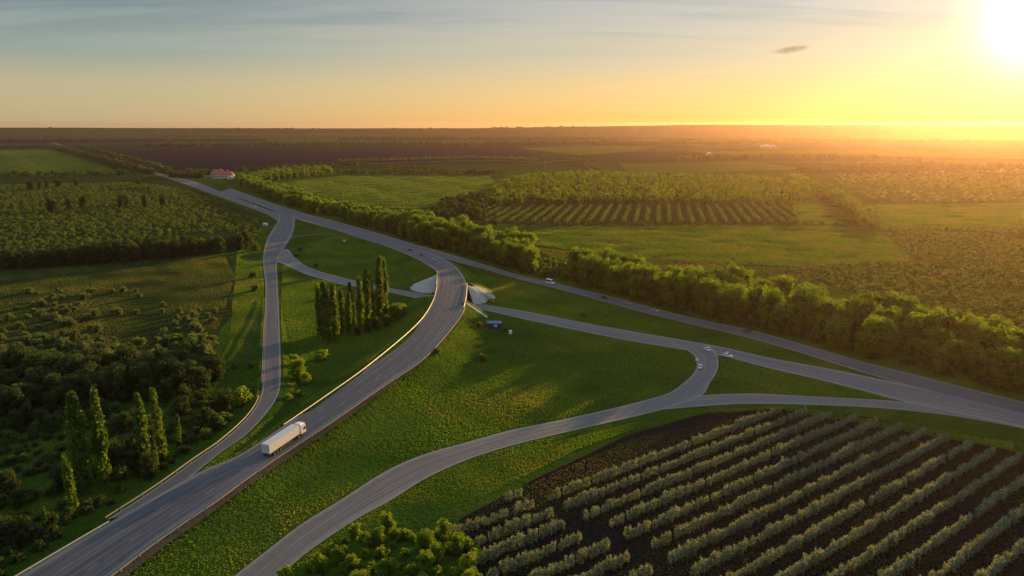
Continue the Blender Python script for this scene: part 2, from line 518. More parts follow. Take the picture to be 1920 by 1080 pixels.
def ground_h(P):
    P = np.asarray(P, float)
    h = np.zeros(len(P))
    info = {}
    near = (P[:, 0] > -260) & (P[:, 0] < 420) & (P[:, 1] > 60) & (P[:, 1] < 900)
    idx = np.where(near)[0]
    if not len(idx): return h
    Q = P[idx]
    hh = np.zeros(len(Q))
    for nm in ('main', 'highway', 'ramp'):
        d, z, hw, _ = nearest(Q, ROADS[nm])
        info[nm] = (d, z, hw)
        s = np.maximum(0, d - hw - 1.2)
        hh = np.maximum(hh, z - 0.10 - s * 0.52)
    for nm in ('main', 'highway', 'ramp'):
        d, z, hw = info[nm]
        hh = np.where(d < hw + 12, np.minimum(hh, z - 0.10 + np.maximum(0, d - hw - 1.2) * 0.6), hh)
    dl, zl, hwl, _ = nearest(Q, ROADS['lower'])
    dc = np.linalg.norm(Q - CROSS, axis=1)
    cut = np.maximum(0, dl - hwl - 3.5) * 0.75
    hh = np.where(dc < 75, np.minimum(hh, cut), hh)
    h[idx] = np.maximum(hh, 0)
    return h


# ------------------------------------------------------------------ ground sheet
def axis(fine0, fine1, step, lo, hi, g=1.16):
    a = list(np.arange(fine0, fine1 + 0.1, step))
    s = step
    while a[-1] < hi:
        s *= g; a.append(a[-1] + s)
    s = step
    b = [a[0]]
    while b[-1] > lo:
        s *= g; b.append(b[-1] - s)
    return np.array(b[:0:-1] + a)


xs = axis(-150, 330, 2.0, -6800, 6800, 1.10)
ys = axis(60, 640, 2.0, -1500, 7200, 1.10)
XX, YY = np.meshgrid(xs, ys)
P = np.stack([XX.ravel(), YY.ravel()], 1)
H = ground_h(P)
dist = np.linalg.norm(P, axis=1)
# a low swell of land on the skyline
th_ = np.arctan2(P[:, 0], P[:, 1])
def ridge(th, d):
    """low swell of land that makes the skyline, a little higher under the sun"""
    return (44 + 39 * smoothstep(th, R(-6), R(20))) * smoothstep(d, 5000, 6600) * (1 + 0.04 * np.sin(th * 9 + 0.8) + 0.02 * np.sin(th * 31) + 0.012 * np.sin(th * 83 + 2))


H = H + ridge(th_, dist)
nx, ny = len(xs), len(ys)
ii = np.arange(nx * ny).reshape(ny, nx)
F = np.stack([ii[:-1, :-1].ravel(), ii[:-1, 1:].ravel(), ii[1:, 1:].ravel(), ii[1:, :-1].ravel()], 1)
M['ground'] = ground_mat('meadow_ground', (0.026, 0.076, 0.010), (0.064, 0.126, 0.013), (0.100, 0.120, 0.024), 0.018, 0.16, far=True, bump=1.0)
ground = link('ground', mesh_np('ground', np.column_stack([P, H]), F, M['ground'], smooth=True))
tag(ground, 'wide green plain of meadows reaching the horizon', kind='structure')


def poly_sheet(name, px, z, mat, label, kind='structure'):
    me = bpy.data.meshes.new(name)
    vs = [(*G(x, y), z) for x, y in px]
    me.from_pydata(vs, [], [tuple(range(len(vs)))])
    me.materials.append(mat)
    me.update()
    o = link(name, me)
    if me.polygons[0].normal.z < 0: me.flip_normals()
    return tag(o, label, kind=kind)


GM = ground_mat
poly_sheet('green_field', [(-400, 286), (95, 279), (215, 318), (258, 327), (-500, 331)], 0.3, GM('young_wheat', (0.040, 0.090, 0.014), (0.055, 0.115, 0.016), (0.04, 0.07, 0.02), 0.004, 0.03, (100, 24, 0.3, (0.03, 0.07, 0.014)), bump=1.0), 'flat green wheat field at the far left beside the straight road')
poly_sheet('ploughed_field', [(228, 287), (330, 277), (1000, 276), (1015, 300), (640, 308), (440, 320), (340, 323), (296, 316)], 0.3, GM('ploughed_soil', (0.009, 0.013, 0.024), (0.013, 0.017, 0.028), (0.019, 0.020, 0.028), 0.003, 0.02, (95, 40, 0.3, (0.022, 0.021, 0.028)), bump=0.1), 'broad dark ploughed field in the distance')
poly_sheet('green_field', [(520, 345), (640, 328), (915, 328), (935, 345), (880, 372), (830, 388), (790, 394), (700, 388), (600, 368)], 0.15, GM('grass_field', (0.042, 0.085, 0.016), (0.062, 0.105, 0.020), (0.06, 0.08, 0.02), 0.006, 0.05, (98, 16, 0.35, (0.035, 0.065, 0.014)), bump=1.0), 'green field behind the roadside tree belt')
poly_sheet('green_field', [(970, 278), (1090, 274), (1235, 275), (1180, 285), (1085, 291)], 0.5, GM('bright_crop', (0.08, 0.13, 0.02), (0.10, 0.14, 0.025), (0.08, 0.10, 0.02), 0.003, 0.02, bump=1.0), 'bright green strip field far beyond the ploughed land')
poly_sheet('green_field', [(1160, 307), (1400, 303), (1520, 317), (1300, 324), (1175, 324)], 0.3, GM('yellow_crop', (0.08, 0.115, 0.02), (0.10, 0.12, 0.025), (0.08, 0.09, 0.02), 0.004, 0.03, bump=1.0), 'yellowish green strip field behind the plantation')
poly_sheet('hay_meadow', [(960, 440), (1050, 426), (1350, 423), (1600, 425), (1710, 488), (1500, 500), (1300, 492), (1150, 478), (1010, 462)], 0.08, GM('hay', (0.040, 0.110, 0.006), (0.060, 0.125, 0.008), (0.08, 0.12, 0.012), 0.012, 0.1, (86, 7, 0.4, (0.06, 0.085, 0.016)), bump=1.0), 'pale green hay meadow beyond the tree belt')
poly_sheet('hay_meadow', [(1585, 384), (2100, 378), (2150, 427), (1655, 427)], 0.12, GM('dry_hay', (0.065, 0.12, 0.010), (0.085, 0.13, 0.012), (0.10, 0.11, 0.02), 0.01, 0.08, bump=1.0), 'yellow hay meadow at the right under the low sun')
poly_sheet('plantation_floor', [(880, 400), (905, 372), (985, 335), (1250, 326), (1480, 336), (1560, 370), (1640, 421), (1350, 421), (1050, 423), (890, 418)], 0.07, GM('plantation_soil', (0.024, 0.050, 0.011), (0.030, 0.044, 0.014), (0.035, 0.065, 0.012), 0.01, 0.1, bump=0.2), 'brown green ground of the far tree plantation')
poly_sheet('pasture', [(-80, 505), (200, 486), (418, 473), (440, 492), (431, 512), (446, 532), (429, 556), (437, 590), (413, 618), (402, 650), (250, 655), (-120, 655)], 0.06, GM('rough_pasture', (0.034, 0.062, 0.016), (0.028, 0.058, 0.012), (0.062, 0.075, 0.028), 0.03, 0.2, (math.degrees(math.atan2(*(G(430, 551) - G(100, 572))[::-1])), 8, 0.8, (0.014, 0.024, 0.009)), bump=1.0), 'rough olive pasture with faint furrows at the left')
poly_sheet('scrubland', [(-300, 333), (300, 331), (420, 376), (492, 408), (480, 465), (200, 482), (-200, 500)], 0.06, GM('scrub_floor', (0.022, 0.050, 0.013), (0.034, 0.060, 0.016), (0.045, 0.070, 0.020), 0.012, 0.12, bump=1.0), 'scrubby land left of the two carriageways')
poly_sheet('scrubland', [(1480, 504), (1712, 489), (1640, 428), (2150, 428), (2250, 700), (1920, 640), (1700, 575), (1560, 535)], 0.06, GM('dry_scrub', (0.034, 0.055, 0.010), (0.028, 0.065, 0.008), (0.050, 0.075, 0.012), 0.012, 0.12, (118, 14, 0.5, (0.045, 0.04, 0.02)), bump=1.0), 'brownish scrubland behind the tree belt on the right')
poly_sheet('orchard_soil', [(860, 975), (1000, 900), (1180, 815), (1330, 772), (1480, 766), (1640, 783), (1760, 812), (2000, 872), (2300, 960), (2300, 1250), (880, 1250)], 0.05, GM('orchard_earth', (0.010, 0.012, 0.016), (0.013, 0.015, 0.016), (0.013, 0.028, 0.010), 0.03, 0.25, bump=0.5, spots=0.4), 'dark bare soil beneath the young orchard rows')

# ------------------------------------------------------------------ road surfaces and markings
def ribbon(A, f0, f1, dz, cols=2):
    """strip of a road between the fractions f0..f1 of its width (0 left edge, 1 right edge)"""
    s = np.concatenate([[0], np.cumsum(np.linalg.norm(np.diff(A[:, 0:2], axis=0), axis=1))])
    V, UV = [], []
    fr = np.linspace(0, 1, cols)
    for k in range(cols):
        f = f0 + (f1 - f0) * fr[k]
        f = np.broadcast_to(f, (len(A),))
        p = A[:, 2:4] + (A[:, 4:6] - A[:, 2:4]) * f[:, None]
        V.append(np.column_stack([p, A[:, 6] + dz])); UV.append(np.column_stack([f * 2 - 1, s]))
    V = np.stack(V, 1).reshape(-1, 3); UV = np.stack(UV, 1).reshape(-1, 2)
    n = len(A)
    ii = np.arange(n * cols).reshape(n, cols)
    F = np.stack([ii[:-1, :-1].ravel(), ii[:-1, 1:].ravel(), ii[1:, 1:].ravel(), ii[1:, :-1].ravel()], 1)
    return V, F, UV


def width(A):
    t = np.gradient(A[:, 0:2], axis=0); t /= np.linalg.norm(t, axis=1)[:, None] + 1e-9
    e = A[:, 4:6] - A[:, 2:4]
    return np.abs(e[:, 0] * t[:, 1] - e[:, 1] * t[:, 0])


for nm in ROADS:
    print(nm, 'len', len(ROADS[nm]), 'width', np.round(width(ROADS[nm])[::25], 1), 'z', np.round(ROADS[nm][::25, 6], 1))
ROAD_INFO = {
    'main': ('road', 'asphalt', 'main road curving from the lower left over the bridge'),
    'highway': ('road', 'asphalt', 'straight carriageway running beside the tree belt'),
    'second': ('road', 'asphalt', 'second carriageway reaching the far settlement'),
    'ramp': ('road', 'asphalt', 'narrow ramp down the left side'),
    'lower': ('road', 'asphalt_pale', 'lower road passing beneath the bridge'),
    'loop': ('road', 'asphalt_pale', 'pale slip road sweeping from the junction to the lower edge'),
    'slip': ('road', 'asphalt_pale', 'slip road above the orchard joining the highway'),
}
ROBJ = {}


def to_mesh(name, parts, mat, parent):
    V, F, b = [], [], 0
    for v, f, _ in parts:
        V.append(v); F.append(f + b); b += len(v)
    return link(name, mesh_np(name, np.vstack(V), np.vstack(F), mat), parent)


def dashes(A, f, w, on, off, dz):
    s = np.concatenate([[0], np.cumsum(np.linalg.norm(np.diff(A[:, 0:2], axis=0), axis=1))])
    wid = width(A)
    out, t = [], 0.0
    while t + on < s[-1]:
        q = np.linspace(t, t + on, 4)
        B = np.stack([np.interp(q, s, A[:, c]) for c in range(7)], 1)
        ww = np.interp(q, s, wid)
        out.append(ribbon(B, f - w / 2 / ww, f + w / 2 / ww, dz))
        t += on + off
    return out


def line(A, f, w, dz, a=0, b=None):
    B = A[a:b]
    ww = width(B)
    f = np.broadcast_to(f, (len(B),))
    return ribbon(B, f - w / 2 / ww, f + w / 2 / ww, dz)


for nm, (oname, mt, lab) in ROAD_INFO.items():
    A = ROADS[nm]
    V, F, UV = ribbon(A, 0.0, 1.0, OFF[nm], 9)
    o = link(oname, mesh_np(oname, V, F, M[mt], uv=UV))
    tag(o, lab, kind='structure')
    ROBJ[nm] = o
# earth shoulders, a little below the asphalt, and painted lines a little above it
A = ROADS['main']
nb = int(np.argmax(A[:, 6]))
wd = width(A)
tp_ = 1.2 + 2.0 * (1 - smoothstep(np.arange(kx - 12), 45, 90))
sh = ribbon(A[:kx - 12], 1.0 + 0.0 * wd[:kx - 12], 1.0 + tp_ / wd[:kx - 12], 0.06, 3)
tag(link('verge', mesh_np('verge', sh[0], sh[1], M['dirt'])), 'bare brown earth verge along the right side of the main road', kind='structure')
mk = OFF['main'] + 0.012
to_mesh('lane_marking', [line(A, 0.06, 0.22, mk), line(A, 0.95, 0.22, mk)] + dashes(A, 0.36, 0.15, 3, 9, mk) + dashes(A, 0.66, 0.15, 3, 9, mk), M['white_line'], ROBJ['main'])
for nm in ('highway', 'ramp', 'lower'):
    B = ROADS[nm]; z = OFF[nm] + 0.012
    to_mesh('lane_marking', [line(B, 0.08, 0.18, z), line(B, 0.92, 0.18, z)], M['white_line'], ROBJ[nm])


def path_strip(name, px, w, z, mat, lab):
    P = spline(np.array([[*G(x, y), 0.0] for x, y in px]), 4.0)
    t = np.gradient(P[:, 0:2], axis=0); t /= np.linalg.norm(t, axis=1)[:, None]
    n = np.column_stack([-t[:, 1], t[:, 0]])
    h = ground_h(P[:, 0:2])
    A = np.column_stack([P[:, 0:2], P[:, 0:2] + n * w / 2, P[:, 0:2] - n * w / 2, h])
    V, F, UV = ribbon(A, 0, 1, z, 3)
    return tag(link(name, mesh_np(name, V, F, mat, uv=UV)), lab, kind='structure')


path_strip('path', [(541, 447), (556, 443), (590, 440), (642, 437)], 3.4, 0.05, M['gravel'], 'thin pale track across the grass between ramp and highway')
path_strip('dirt_path', [(472, 470), (466, 500), (467, 545), (472, 600), (468, 640), (462, 670)], 1.9, 0.07, GM('damp_track', (0.05, 0.055, 0.05), (0.04, 0.055, 0.03), (0.03, 0.06, 0.02)), 'grey dirt track following the ramp on its left')
path_strip('dirt_path', [(112, 384), (122, 405), (150, 434), (168, 444)], 4.0, 0.09, GM('dark_track', (0.02, 0.025, 0.015), (0.03, 0.03, 0.02), (0.03, 0.04, 0.02)), 'dark track cut through the scrub on the left')
path_strip('road', [(100, 268), (160, 288), (225, 306), (300, 328), (345, 341)], 16, 0.5, M['gravel'], 'straight road leading to the horizon between tree lines')
path_strip('road', [(1010, 306), (1060, 301), (1095, 306), (1110, 318)], 12, 0.4, M['gravel'], 'pale track around the far plantation')
path_strip('road', [(640, 308), (760, 305), (900, 301), (1010, 304)], 14, 0.4, M['gravel'], 'pale farm road along the edge of the ploughed field')


# ------------------------------------------------------------------ bridge
def frame_at(A, k):
    t = A[min(k + 2, len(A) - 1), 0:2] - A[max(k - 2, 0), 0:2]
    t = t / np.linalg.norm(t)
    return t, np.array([t[1], -t[0]])          # along, to the right


dl_, _, hl_, _ = nearest(A[:, 0:2], ROADS['lower'])
near_k = np.where((dl_ < hl_ + 13) & (np.linalg.norm(A[:, 0:2] - CROSS, axis=1) < 60))[0]
k0, k1 = near_k.min(), near_k.max()
print('bridge span', k0, k1, 'length', (k1 - k0) * 2)
bridge = empty('road_bridge', (*CROSS, 0))
tag(bridge, 'concrete road bridge carrying the main road over the lower road', 'bridge')
off = np.array([*CROSS, 0.0])
B = A[k0:k1 + 1]
n = len(B)
wB = width(B)


def local(V):
    return np.asarray(V) - off


# deck slab: closed section swept along the road
e = (B[:, 4:6] - B[:, 2:4])
V = []
for k in range(n):
    u = e[k] / np.linalg.norm(e[k]); L = np.linalg.norm(e[k])
    for a, z in ((-0.9, 0.05), (-0.9, -0.6), (1.0, -1.4), (L - 1.0, -1.4), (L + 0.9, -0.6), (L + 0.9, 0.05)):
        V.append((*(B[k, 2:4] + u * a), B[k, 6] + z))
q = 6
ff = [(k * q + i, k * q + (i + 1) % q, (k + 1) * q + (i + 1) % q, (k + 1) * q + i) for k in range(n - 1) for i in range(q)]
mb = MB(); mb.add(local(V), ff + [tuple(range(q)), tuple(range((n - 1) * q, n * q))[::-1]])
mb.build('deck', M['concrete'], bridge)
for side in (0, 1):
    mb = MB(); pts_r = []
    for k in range(n):
        u = e[k] / np.linalg.norm(e[k])
        p = (B[k, 2:4] - u * 0.55) if side == 0 else (B[k, 4:6] + u * 0.55)
        pts_r.append((*(p - CROSS), B[k, 6]))
    for k in range(n - 1):
        a, b = Vector(pts_r[k]), Vector(pts_r[k + 1])
        m = (a + b) / 2
        mb.box((m.x, m.y, m.z + 0.42), ((b - a).length + 0.02, 0.32, 0.75), math.atan2(b.y - a.y, b.x - a.x))
    par = mb.build('parapet', M['offwhite'], bridge)
    mb = MB()
    mb.tube([Vector(p) + Vector((0, 0, 1.12)) for p in pts_r], 0.09)
    for p in pts_r[::2]:
        mb.box((p[0], p[1], p[2] + 0.95), (0.1, 0.1, 0.4))
    mb.build('railing', M['steel'], par)
# piers beside the lower road
LW = ROADS['lower']
for sgn in (-1, 1):
    ks = np.where((np.sign(((B[:, 0:2] - CROSS) @ frame_at(A, kx)[0])) == sgn))[0]
    dB = dl_[k0:k1 + 1]
    kk = ks[np.argmin(np.abs(dB[ks] - (hl_[k0] + 2.2)))]
    u = e[kk] / np.linalg.norm(e[kk]); L = np.linalg.norm(e[kk])
    pier = MB()
    for fr in (0.15, 0.38, 0.62, 0.85):
        p = B[kk, 2:4] + u * L * fr - CROSS
        pier.cyl((p[0], p[1], 0), 0.55, B[kk, 6] - 1.9, n=12)
    c = B[kk, 0:2] - CROSS
    pier.box((c[0], c[1], B[kk, 6] - 1.68), (L * 0.9, 1.3, 0.6), math.atan2(u[1], u[0]))
    pier.build('pier', M['concrete'], bridge)
# paved cones at the far abutment and sloped paving under it
kf = k1
for side in (0, 1):
    u = e[-1] / np.linalg.norm(e[-1])
    t, rgt = frame_at(A, kf)
    apex = (B[-1, 2:4] - u * 0.6) if side == 0 else (B[-1, 4:6] + u * 0.6)
    z = B[-1, 6] - 0.35
    rad = z / (0.46 if side == 1 else 0.46)
    sg = -1 if side == 0 else 1
    base_dir = math.atan2(rgt[1], rgt[0])
    angs = np.radians(np.linspace(-80, 48, 24)) if side == 1 else np.radians(np.linspace(180 - 30, 180 + 85, 24))
    V = []; rows = 16
    for r_ in range(rows + 1):
        fr = r_ / rows
        for a in angs:
            V.append((apex[0] + math.cos(base_dir + a) * rad * fr - CROSS[0], apex[1] + math.sin(base_dir + a) * rad * fr - CROSS[1], z * (1 - fr) + 0.14 + (0.8 if side == 1 else 0.9) * fr * (1 - fr)))
    V = np.array(V)
    V[:, 2] = np.maximum(V[:, 2], ground_h(V[:, :2] + CROSS) + 0.13)
    m_ = len(angs)
    ff = [(r_ * m_ + i, (r_ + 1) * m_ + i, (r_ + 1) * m_ + i + 1, r_ * m_ + i + 1) for r_ in range(rows) for i in range(m_ - 1)]
    mb = MB(); mb.add(V, ff); mb.build('slope_paving', M['concrete'], bridge, smooth=True)
for kk_, sgn in ((k0, 1), (k1, -1)):
    t, rgt = frame_at(A, kk_)
    u = (A[kk_, 4:6] - A[kk_, 2:4]); L = np.linalg.norm(u); u /= L
    mb = MB()
    c = A[kk_, 0:2] + t * sgn * 1.0 - CROSS
    mb.box((c[0], c[1], A[kk_, 6] - 1.55), (L + 1.4, 1.2, 2.6), math.atan2(u[1], u[0]))
    mb.build('abutment', M['concrete'], bridge)


# ------------------------------------------------------------------ guard rails
def guard_rail(A, side, k0, k1, inset, lab, z_off, post_every=3):
    root = empty('guard_rail')
    B = A[k0:k1]
    e = B[:, 4:6] - B[:, 2:4]; e /= np.linalg.norm(e, axis=1)[:, None]
    t = np.gradient(B[:, 0:2], axis=0); t /= np.linalg.norm(t, axis=1)[:, None]
    nrm = np.column_stack([t[:, 1], -t[:, 0]])
    base = B[:, 2:4] + nrm * inset if side == 0 else B[:, 4:6] - nrm * inset
    sg = 1 if side == 0 else -1
    z = B[:, 6] + z_off
    o = np.array([base[len(base) // 2, 0], base[len(base) // 2, 1], z[len(base) // 2]])
    root.location = o
    V = []
    for q_, zz_ in ((0.0, 0.38), (0.09, 0.46), (0.0, 0.55), (0.09, 0.64), (0.0, 0.74), (-0.05, 0.74), (-0.05, 0.38)):
        V.append(np.column_stack([base + nrm * q_ * sg, z + zz_]))
    V = np.stack(V, 1); n, m = V.shape[:2]
    ii = np.arange(n * m).reshape(n, m)
    F = np.concatenate([np.stack([ii[:-1, a], ii[1:, a], ii[1:, (a + 1) % m], ii[:-1, (a + 1) % m]], 1) for a in range(m)])
    link('rail', mesh_np('rail', V.reshape(-1, 3) - o, F, M['steel']), root)
    mb = MB()
    for k in range(0, n, post_every):
        p = base[k] - nrm[k] * 0.12 * sg
        mb.box((p[0] - o[0], p[1] - o[1], z[k] - o[2] + 0.15), (0.14, 0.10, 1.0), math.atan2(t[k, 1], t[k, 0]))
    po = mb.build('rail_posts', M['steel'], root)
    po['kind'] = 'stuff'
    return tag(root, lab, 'guard rail', 'guard rails along the raised roads')


RA = ROADS['ramp']
kr = int(np.argmin(np.linalg.norm(RA[:, 0:2] - G(490, 742, 3), axis=1)))
guard_rail(RA, 0, kr, len(RA), 0.3, 'long pale guard rail on the outer left edge of the ramp', OFF['ramp'])
ks_ = int(np.argmin(np.linalg.norm(A[:, 2:4] - G(208, 970, 3.5), axis=1)))
guard_rail(A, 0, 0, ks_, 0.3, 'guard rail at the lower left beginning of the main road', OFF['main'])
kt_ = int(np.argmin(np.linalg.norm(A[:, 2:4] - G(525, 800, 4.8), axis=1)))
guard_rail(A, 0, kt_, k0, 0.35, 'guard rail on the left edge of the main road from truck to bridge', OFF['main'])
guard_rail(A, 1, 0, k0, -0.9, 'guard rail along the brown verge on the right of the main road', 0.0)
ke_ = int(np.argmin(np.linalg.norm(A[:, 2:4] - G(700, 453, 2), axis=1)))
guard_rail(A, 0, k1, ke_, 0.35, 'guard rail on the left edge of the main road beyond the bridge', OFF['main'])
ks2 = int(np.argmin(np.linalg.norm(RA[:, 0:2] - G(510, 560, .3), axis=1)))
guard_rail(RA, 0, ks2, kr - 6, 0.2, 'low guard rail along the straight middle of the ramp', OFF['ramp'])

# ------------------------------------------------------------------ foliage
def clump_crown(seed, n_clumps, n_leaf, shape, size, leaf, spread, tipk=0.0, up=0.2, core=0.0):
    """leaf clumps through a crown. shape(rng) gives a clump centre in unit height; returns verts, quads, tint, tip"""
    g = np.random.default_rng(seed)
    V, T, K = [], [], []
    for _ in range(n_clumps):
        c, r = shape(g)
        shade = g.uniform(0.15, 0.85)
        d = g.normal(size=(n_leaf, 3)); d /= np.linalg.norm(d, axis=1)[:, None]
        rr = r * g.uniform(0.5, 1.0, n_leaf)[:, None] ** 0.5
        p = c + d * rr * spread
        nrm = d + g.normal(size=(n_leaf, 3)) * 0.42 + np.array([0, 0, up])
        nrm /= np.linalg.norm(nrm, axis=1)[:, None]
        a = np.cross(nrm, g.normal(size=(n_leaf, 3))); a /= np.linalg.norm(a, axis=1)[:, None]
        b = np.cross(nrm, a)
        s = leaf * g.uniform(0.55, 1.25, n_leaf)[:, None]
        q = np.stack([p - a * s - b * s * 0.55, p + a * s * 0.8 - b * s * 0.7, p + a * s + b * s * 0.55, p - a * s * 0.75 + b * s * 0.7], 1)
        V.append(q.reshape(-1, 3))
        tt = np.clip(shade + g.normal(size=n_leaf) * 0.18, 0, 1)
        T.append(np.repeat(tt, 4))
        K.append(np.repeat((g.random(n_leaf) < tipk).astype(float), 4))
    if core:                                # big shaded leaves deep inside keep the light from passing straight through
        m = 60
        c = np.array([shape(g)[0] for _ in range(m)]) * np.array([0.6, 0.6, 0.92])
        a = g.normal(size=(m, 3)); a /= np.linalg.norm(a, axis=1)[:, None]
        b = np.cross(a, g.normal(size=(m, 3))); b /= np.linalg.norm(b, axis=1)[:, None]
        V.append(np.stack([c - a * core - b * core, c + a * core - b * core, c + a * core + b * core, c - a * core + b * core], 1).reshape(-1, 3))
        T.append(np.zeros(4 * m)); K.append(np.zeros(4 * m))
    V = np.vstack(V)
    F = np.arange(len(V)).reshape(-1, 4)
    return V * size, F, np.concatenate(T), np.concatenate(K)


ONE = np.array([1.0, 1.0, 1.0])


def sh_broad(g):
    """round, uneven crown reaching near the ground; unit height 1"""
    a = g.uniform(0, 6.283)
    z = g.uniform(0.12, 0.92)
    w = 0.36 * math.sqrt(max(0.02, 1 - ((z - 0.52) / 0.50) ** 2)) * (0.85 + 0.22 * math.sin(3 * a + 5 * z))
    r = w * g.uniform(0.55, 1) ** 0.5
    return np.array([math.cos(a) * r, math.sin(a) * r, z]), g.uniform(0.085, 0.16)


def sh_poplar(g):
    z = g.uniform(0.06, 0.97)
    w = 0.085 * min(1, (1.02 - z) * 2.6) * min(1, 0.5 + z * 3) * g.uniform(0.75, 1.15)
    a = g.uniform(0, 6.283); r = w * math.sqrt(g.uniform(0.2, 1))
    return np.array([math.cos(a) * r, math.sin(a) * r, z]), g.uniform(0.03, 0.052)


def sh_bush(g):
    z = g.uniform(0.12, 0.82)
    w = 0.62 * math.sqrt(max(0.05, 1 - (z / 0.98) ** 2))
    a = g.uniform(0, 6.283); r = w * math.sqrt(g.uniform(0.1, 1))
    return np.array([math.cos(a) * r, math.sin(a) * r, z]), g.uniform(0.11, 0.24)


def sh_sapling(g):
    z = g.uniform(0.15, 0.92)
    w = 0.30 * math.sqrt(max(0.05, 1 - ((z - 0.4) / 0.62) ** 2))
    a = g.uniform(0, 6.283); r = w * math.sqrt(g.uniform(0.1, 1))
    return np.array([math.cos(a) * r, math.sin(a) * r, z]), g.uniform(0.09, 0.16)


M['leaf_belt'] = leaf_mat('leaf_belt', (0.015, 0.042, 0.006), (0.075, 0.125, 0.008), trans=0.50)
M['leaf_dark'] = leaf_mat('leaf_dark', (0.012, 0.028, 0.009), (0.036, 0.060, 0.014), trans=0.30)
M['leaf_poplar'] = leaf_mat('leaf_poplar', (0.020, 0.050, 0.009), (0.058, 0.105, 0.014), trans=0.48)
M['leaf_bush'] = leaf_mat('leaf_bush', (0.024, 0.052, 0.012), (0.060, 0.100, 0.020), (0.12, 0.13, 0.06), trans=0.40)
M['leaf_grey'] = leaf_mat('leaf_grey', (0.030, 0.056, 0.022), (0.080, 0.112, 0.048), (0.15, 0.17, 0.10), trans=0.32)
M['leaf_orchard'] = leaf_mat('leaf_orchard', (0.048, 0.078, 0.052), (0.125, 0.175, 0.128), (0.30, 0.32, 0.27), trans=0.18)
M['leaf_bright'] = leaf_mat('leaf_bright', (0.036, 0.078, 0.010), (0.095, 0.145, 0.015), trans=0.48)


def crown_mesh(name, arr, mat):
    V, F, T, K = arr
    return mesh_np(name, V, F, mat, attr={'tint': T, 'tip': K})


def trunk_mesh(name, h, r, limbs, seed, top=0.8, spread=0.3):
    g = random.Random(seed)
    mb = MB()
    mb.tube([(0, 0, -0.3), (0.02 * h * g.uniform(-1, 1), 0.02 * h * g.uniform(-1, 1), h * 0.35), (0.03 * h * g.uniform(-1, 1), 0.03 * h * g.uniform(-1, 1), h * top)], r, 7, r * 0.25)
    for i in range(limbs):
        a = i * 2.4 + g.uniform(-.3, .3); z0 = h * g.uniform(0.2, 0.6)
        mb.tube([(0, 0, z0), (math.cos(a) * h * spread * .5, math.sin(a) * h * spread * .5, z0 + h * .12), (math.cos(a) * h * spread, math.sin(a) * h * spread, z0 + h * .26)], r * 0.45, 5, r * 0.1)
    return mb.data(name, M['bark'])


ARR = {}
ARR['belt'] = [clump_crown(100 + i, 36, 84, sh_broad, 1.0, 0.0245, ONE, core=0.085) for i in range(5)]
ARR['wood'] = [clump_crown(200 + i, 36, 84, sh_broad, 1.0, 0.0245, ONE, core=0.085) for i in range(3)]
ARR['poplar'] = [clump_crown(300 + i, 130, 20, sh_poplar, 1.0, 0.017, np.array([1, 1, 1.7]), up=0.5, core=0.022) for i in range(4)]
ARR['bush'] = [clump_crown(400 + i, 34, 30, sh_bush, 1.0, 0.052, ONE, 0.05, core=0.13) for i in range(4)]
ARR['grey'] = [clump_crown(450 + i, 30, 30, sh_bush, 1.0, 0.052, ONE, 0.10, core=0.13) for i in range(3)]
ARR['sapling'] = [clump_crown(500 + i, 22, 22, sh_sapling, 1.0, 0.038, np.array([1, 1, 1.7]), 0.16) for i in range(4)]
ARR['small'] = [clump_crown(600 + i, 12, 9, sh_bush, 1.0, 0.14, ONE, 0.08) for i in range(4)]
ARR['smalltree'] = [clump_crown(650 + i, 22, 10, sh_broad, 1.0, 0.062, ONE, core=0.085) for i in range(4)]
ARR['smallsap'] = [clump_crown(680 + i, 12, 8, sh_sapling, 1.0, 0.085, np.array([1, 1, 1.3]), 0.16) for i in range(4)]

ME = {}
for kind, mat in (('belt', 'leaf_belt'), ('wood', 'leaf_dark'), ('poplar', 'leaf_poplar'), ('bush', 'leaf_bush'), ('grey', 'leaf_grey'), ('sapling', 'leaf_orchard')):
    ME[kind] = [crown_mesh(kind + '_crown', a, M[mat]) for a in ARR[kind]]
ME['bright'] = [crown_mesh('bright_crown', a, M['leaf_bright']) for a in ARR['bush']]
ME['brighttree'] = [crown_mesh('bright_tree_crown', a, M['leaf_bright']) for a in ARR['belt'][:3]]
TR = {'tree': [trunk_mesh('tree_trunk', 1.0, 0.028, 5, 5 + i, 0.72) for i in range(2)],
      'poplar': [trunk_mesh('poplar_trunk', 1.0, 0.014, 0, 9, 0.9)],
      'sapling': [trunk_mesh('sapling_trunk', 1.0, 0.020, 3, 12, 0.7, 0.14)]}


def plant(name, kind, x, y, h, lab, cat, group, trunk=None, wide=1.0, z=None):
    """one tree or shrub: with a trunk it is an Empty over trunk and crown, else one mesh"""
    z = float(ground_h([[x, y]])[0]) if z is None else z
    me = ME[kind][rng.integers(len(ME[kind]))]
    rz = rng.uniform(0, 6.28)
    sx, sy = h * wide * rng.uniform(.88, 1.12), h * wide * rng.uniform(.88, 1.12)
    if trunk is None:
        o = link(name, me, None, (x, y, z - 0.05 * h), (rng.normal() * .04, rng.normal() * .04, rz), (sx, sy, h))
        return tag(o, lab, cat, group)
    r = empty(name, (x, y, z), rz)
    link('trunk', TR[trunk][rng.integers(len(TR[trunk]))], r, (0, 0, 0), None, (h, h, h))
    link('crown', me, r, (0, 0, 0), (rng.normal() * .03, rng.normal() * .03, 0), (sx, sy, h))
    return tag(r, lab, cat, group)


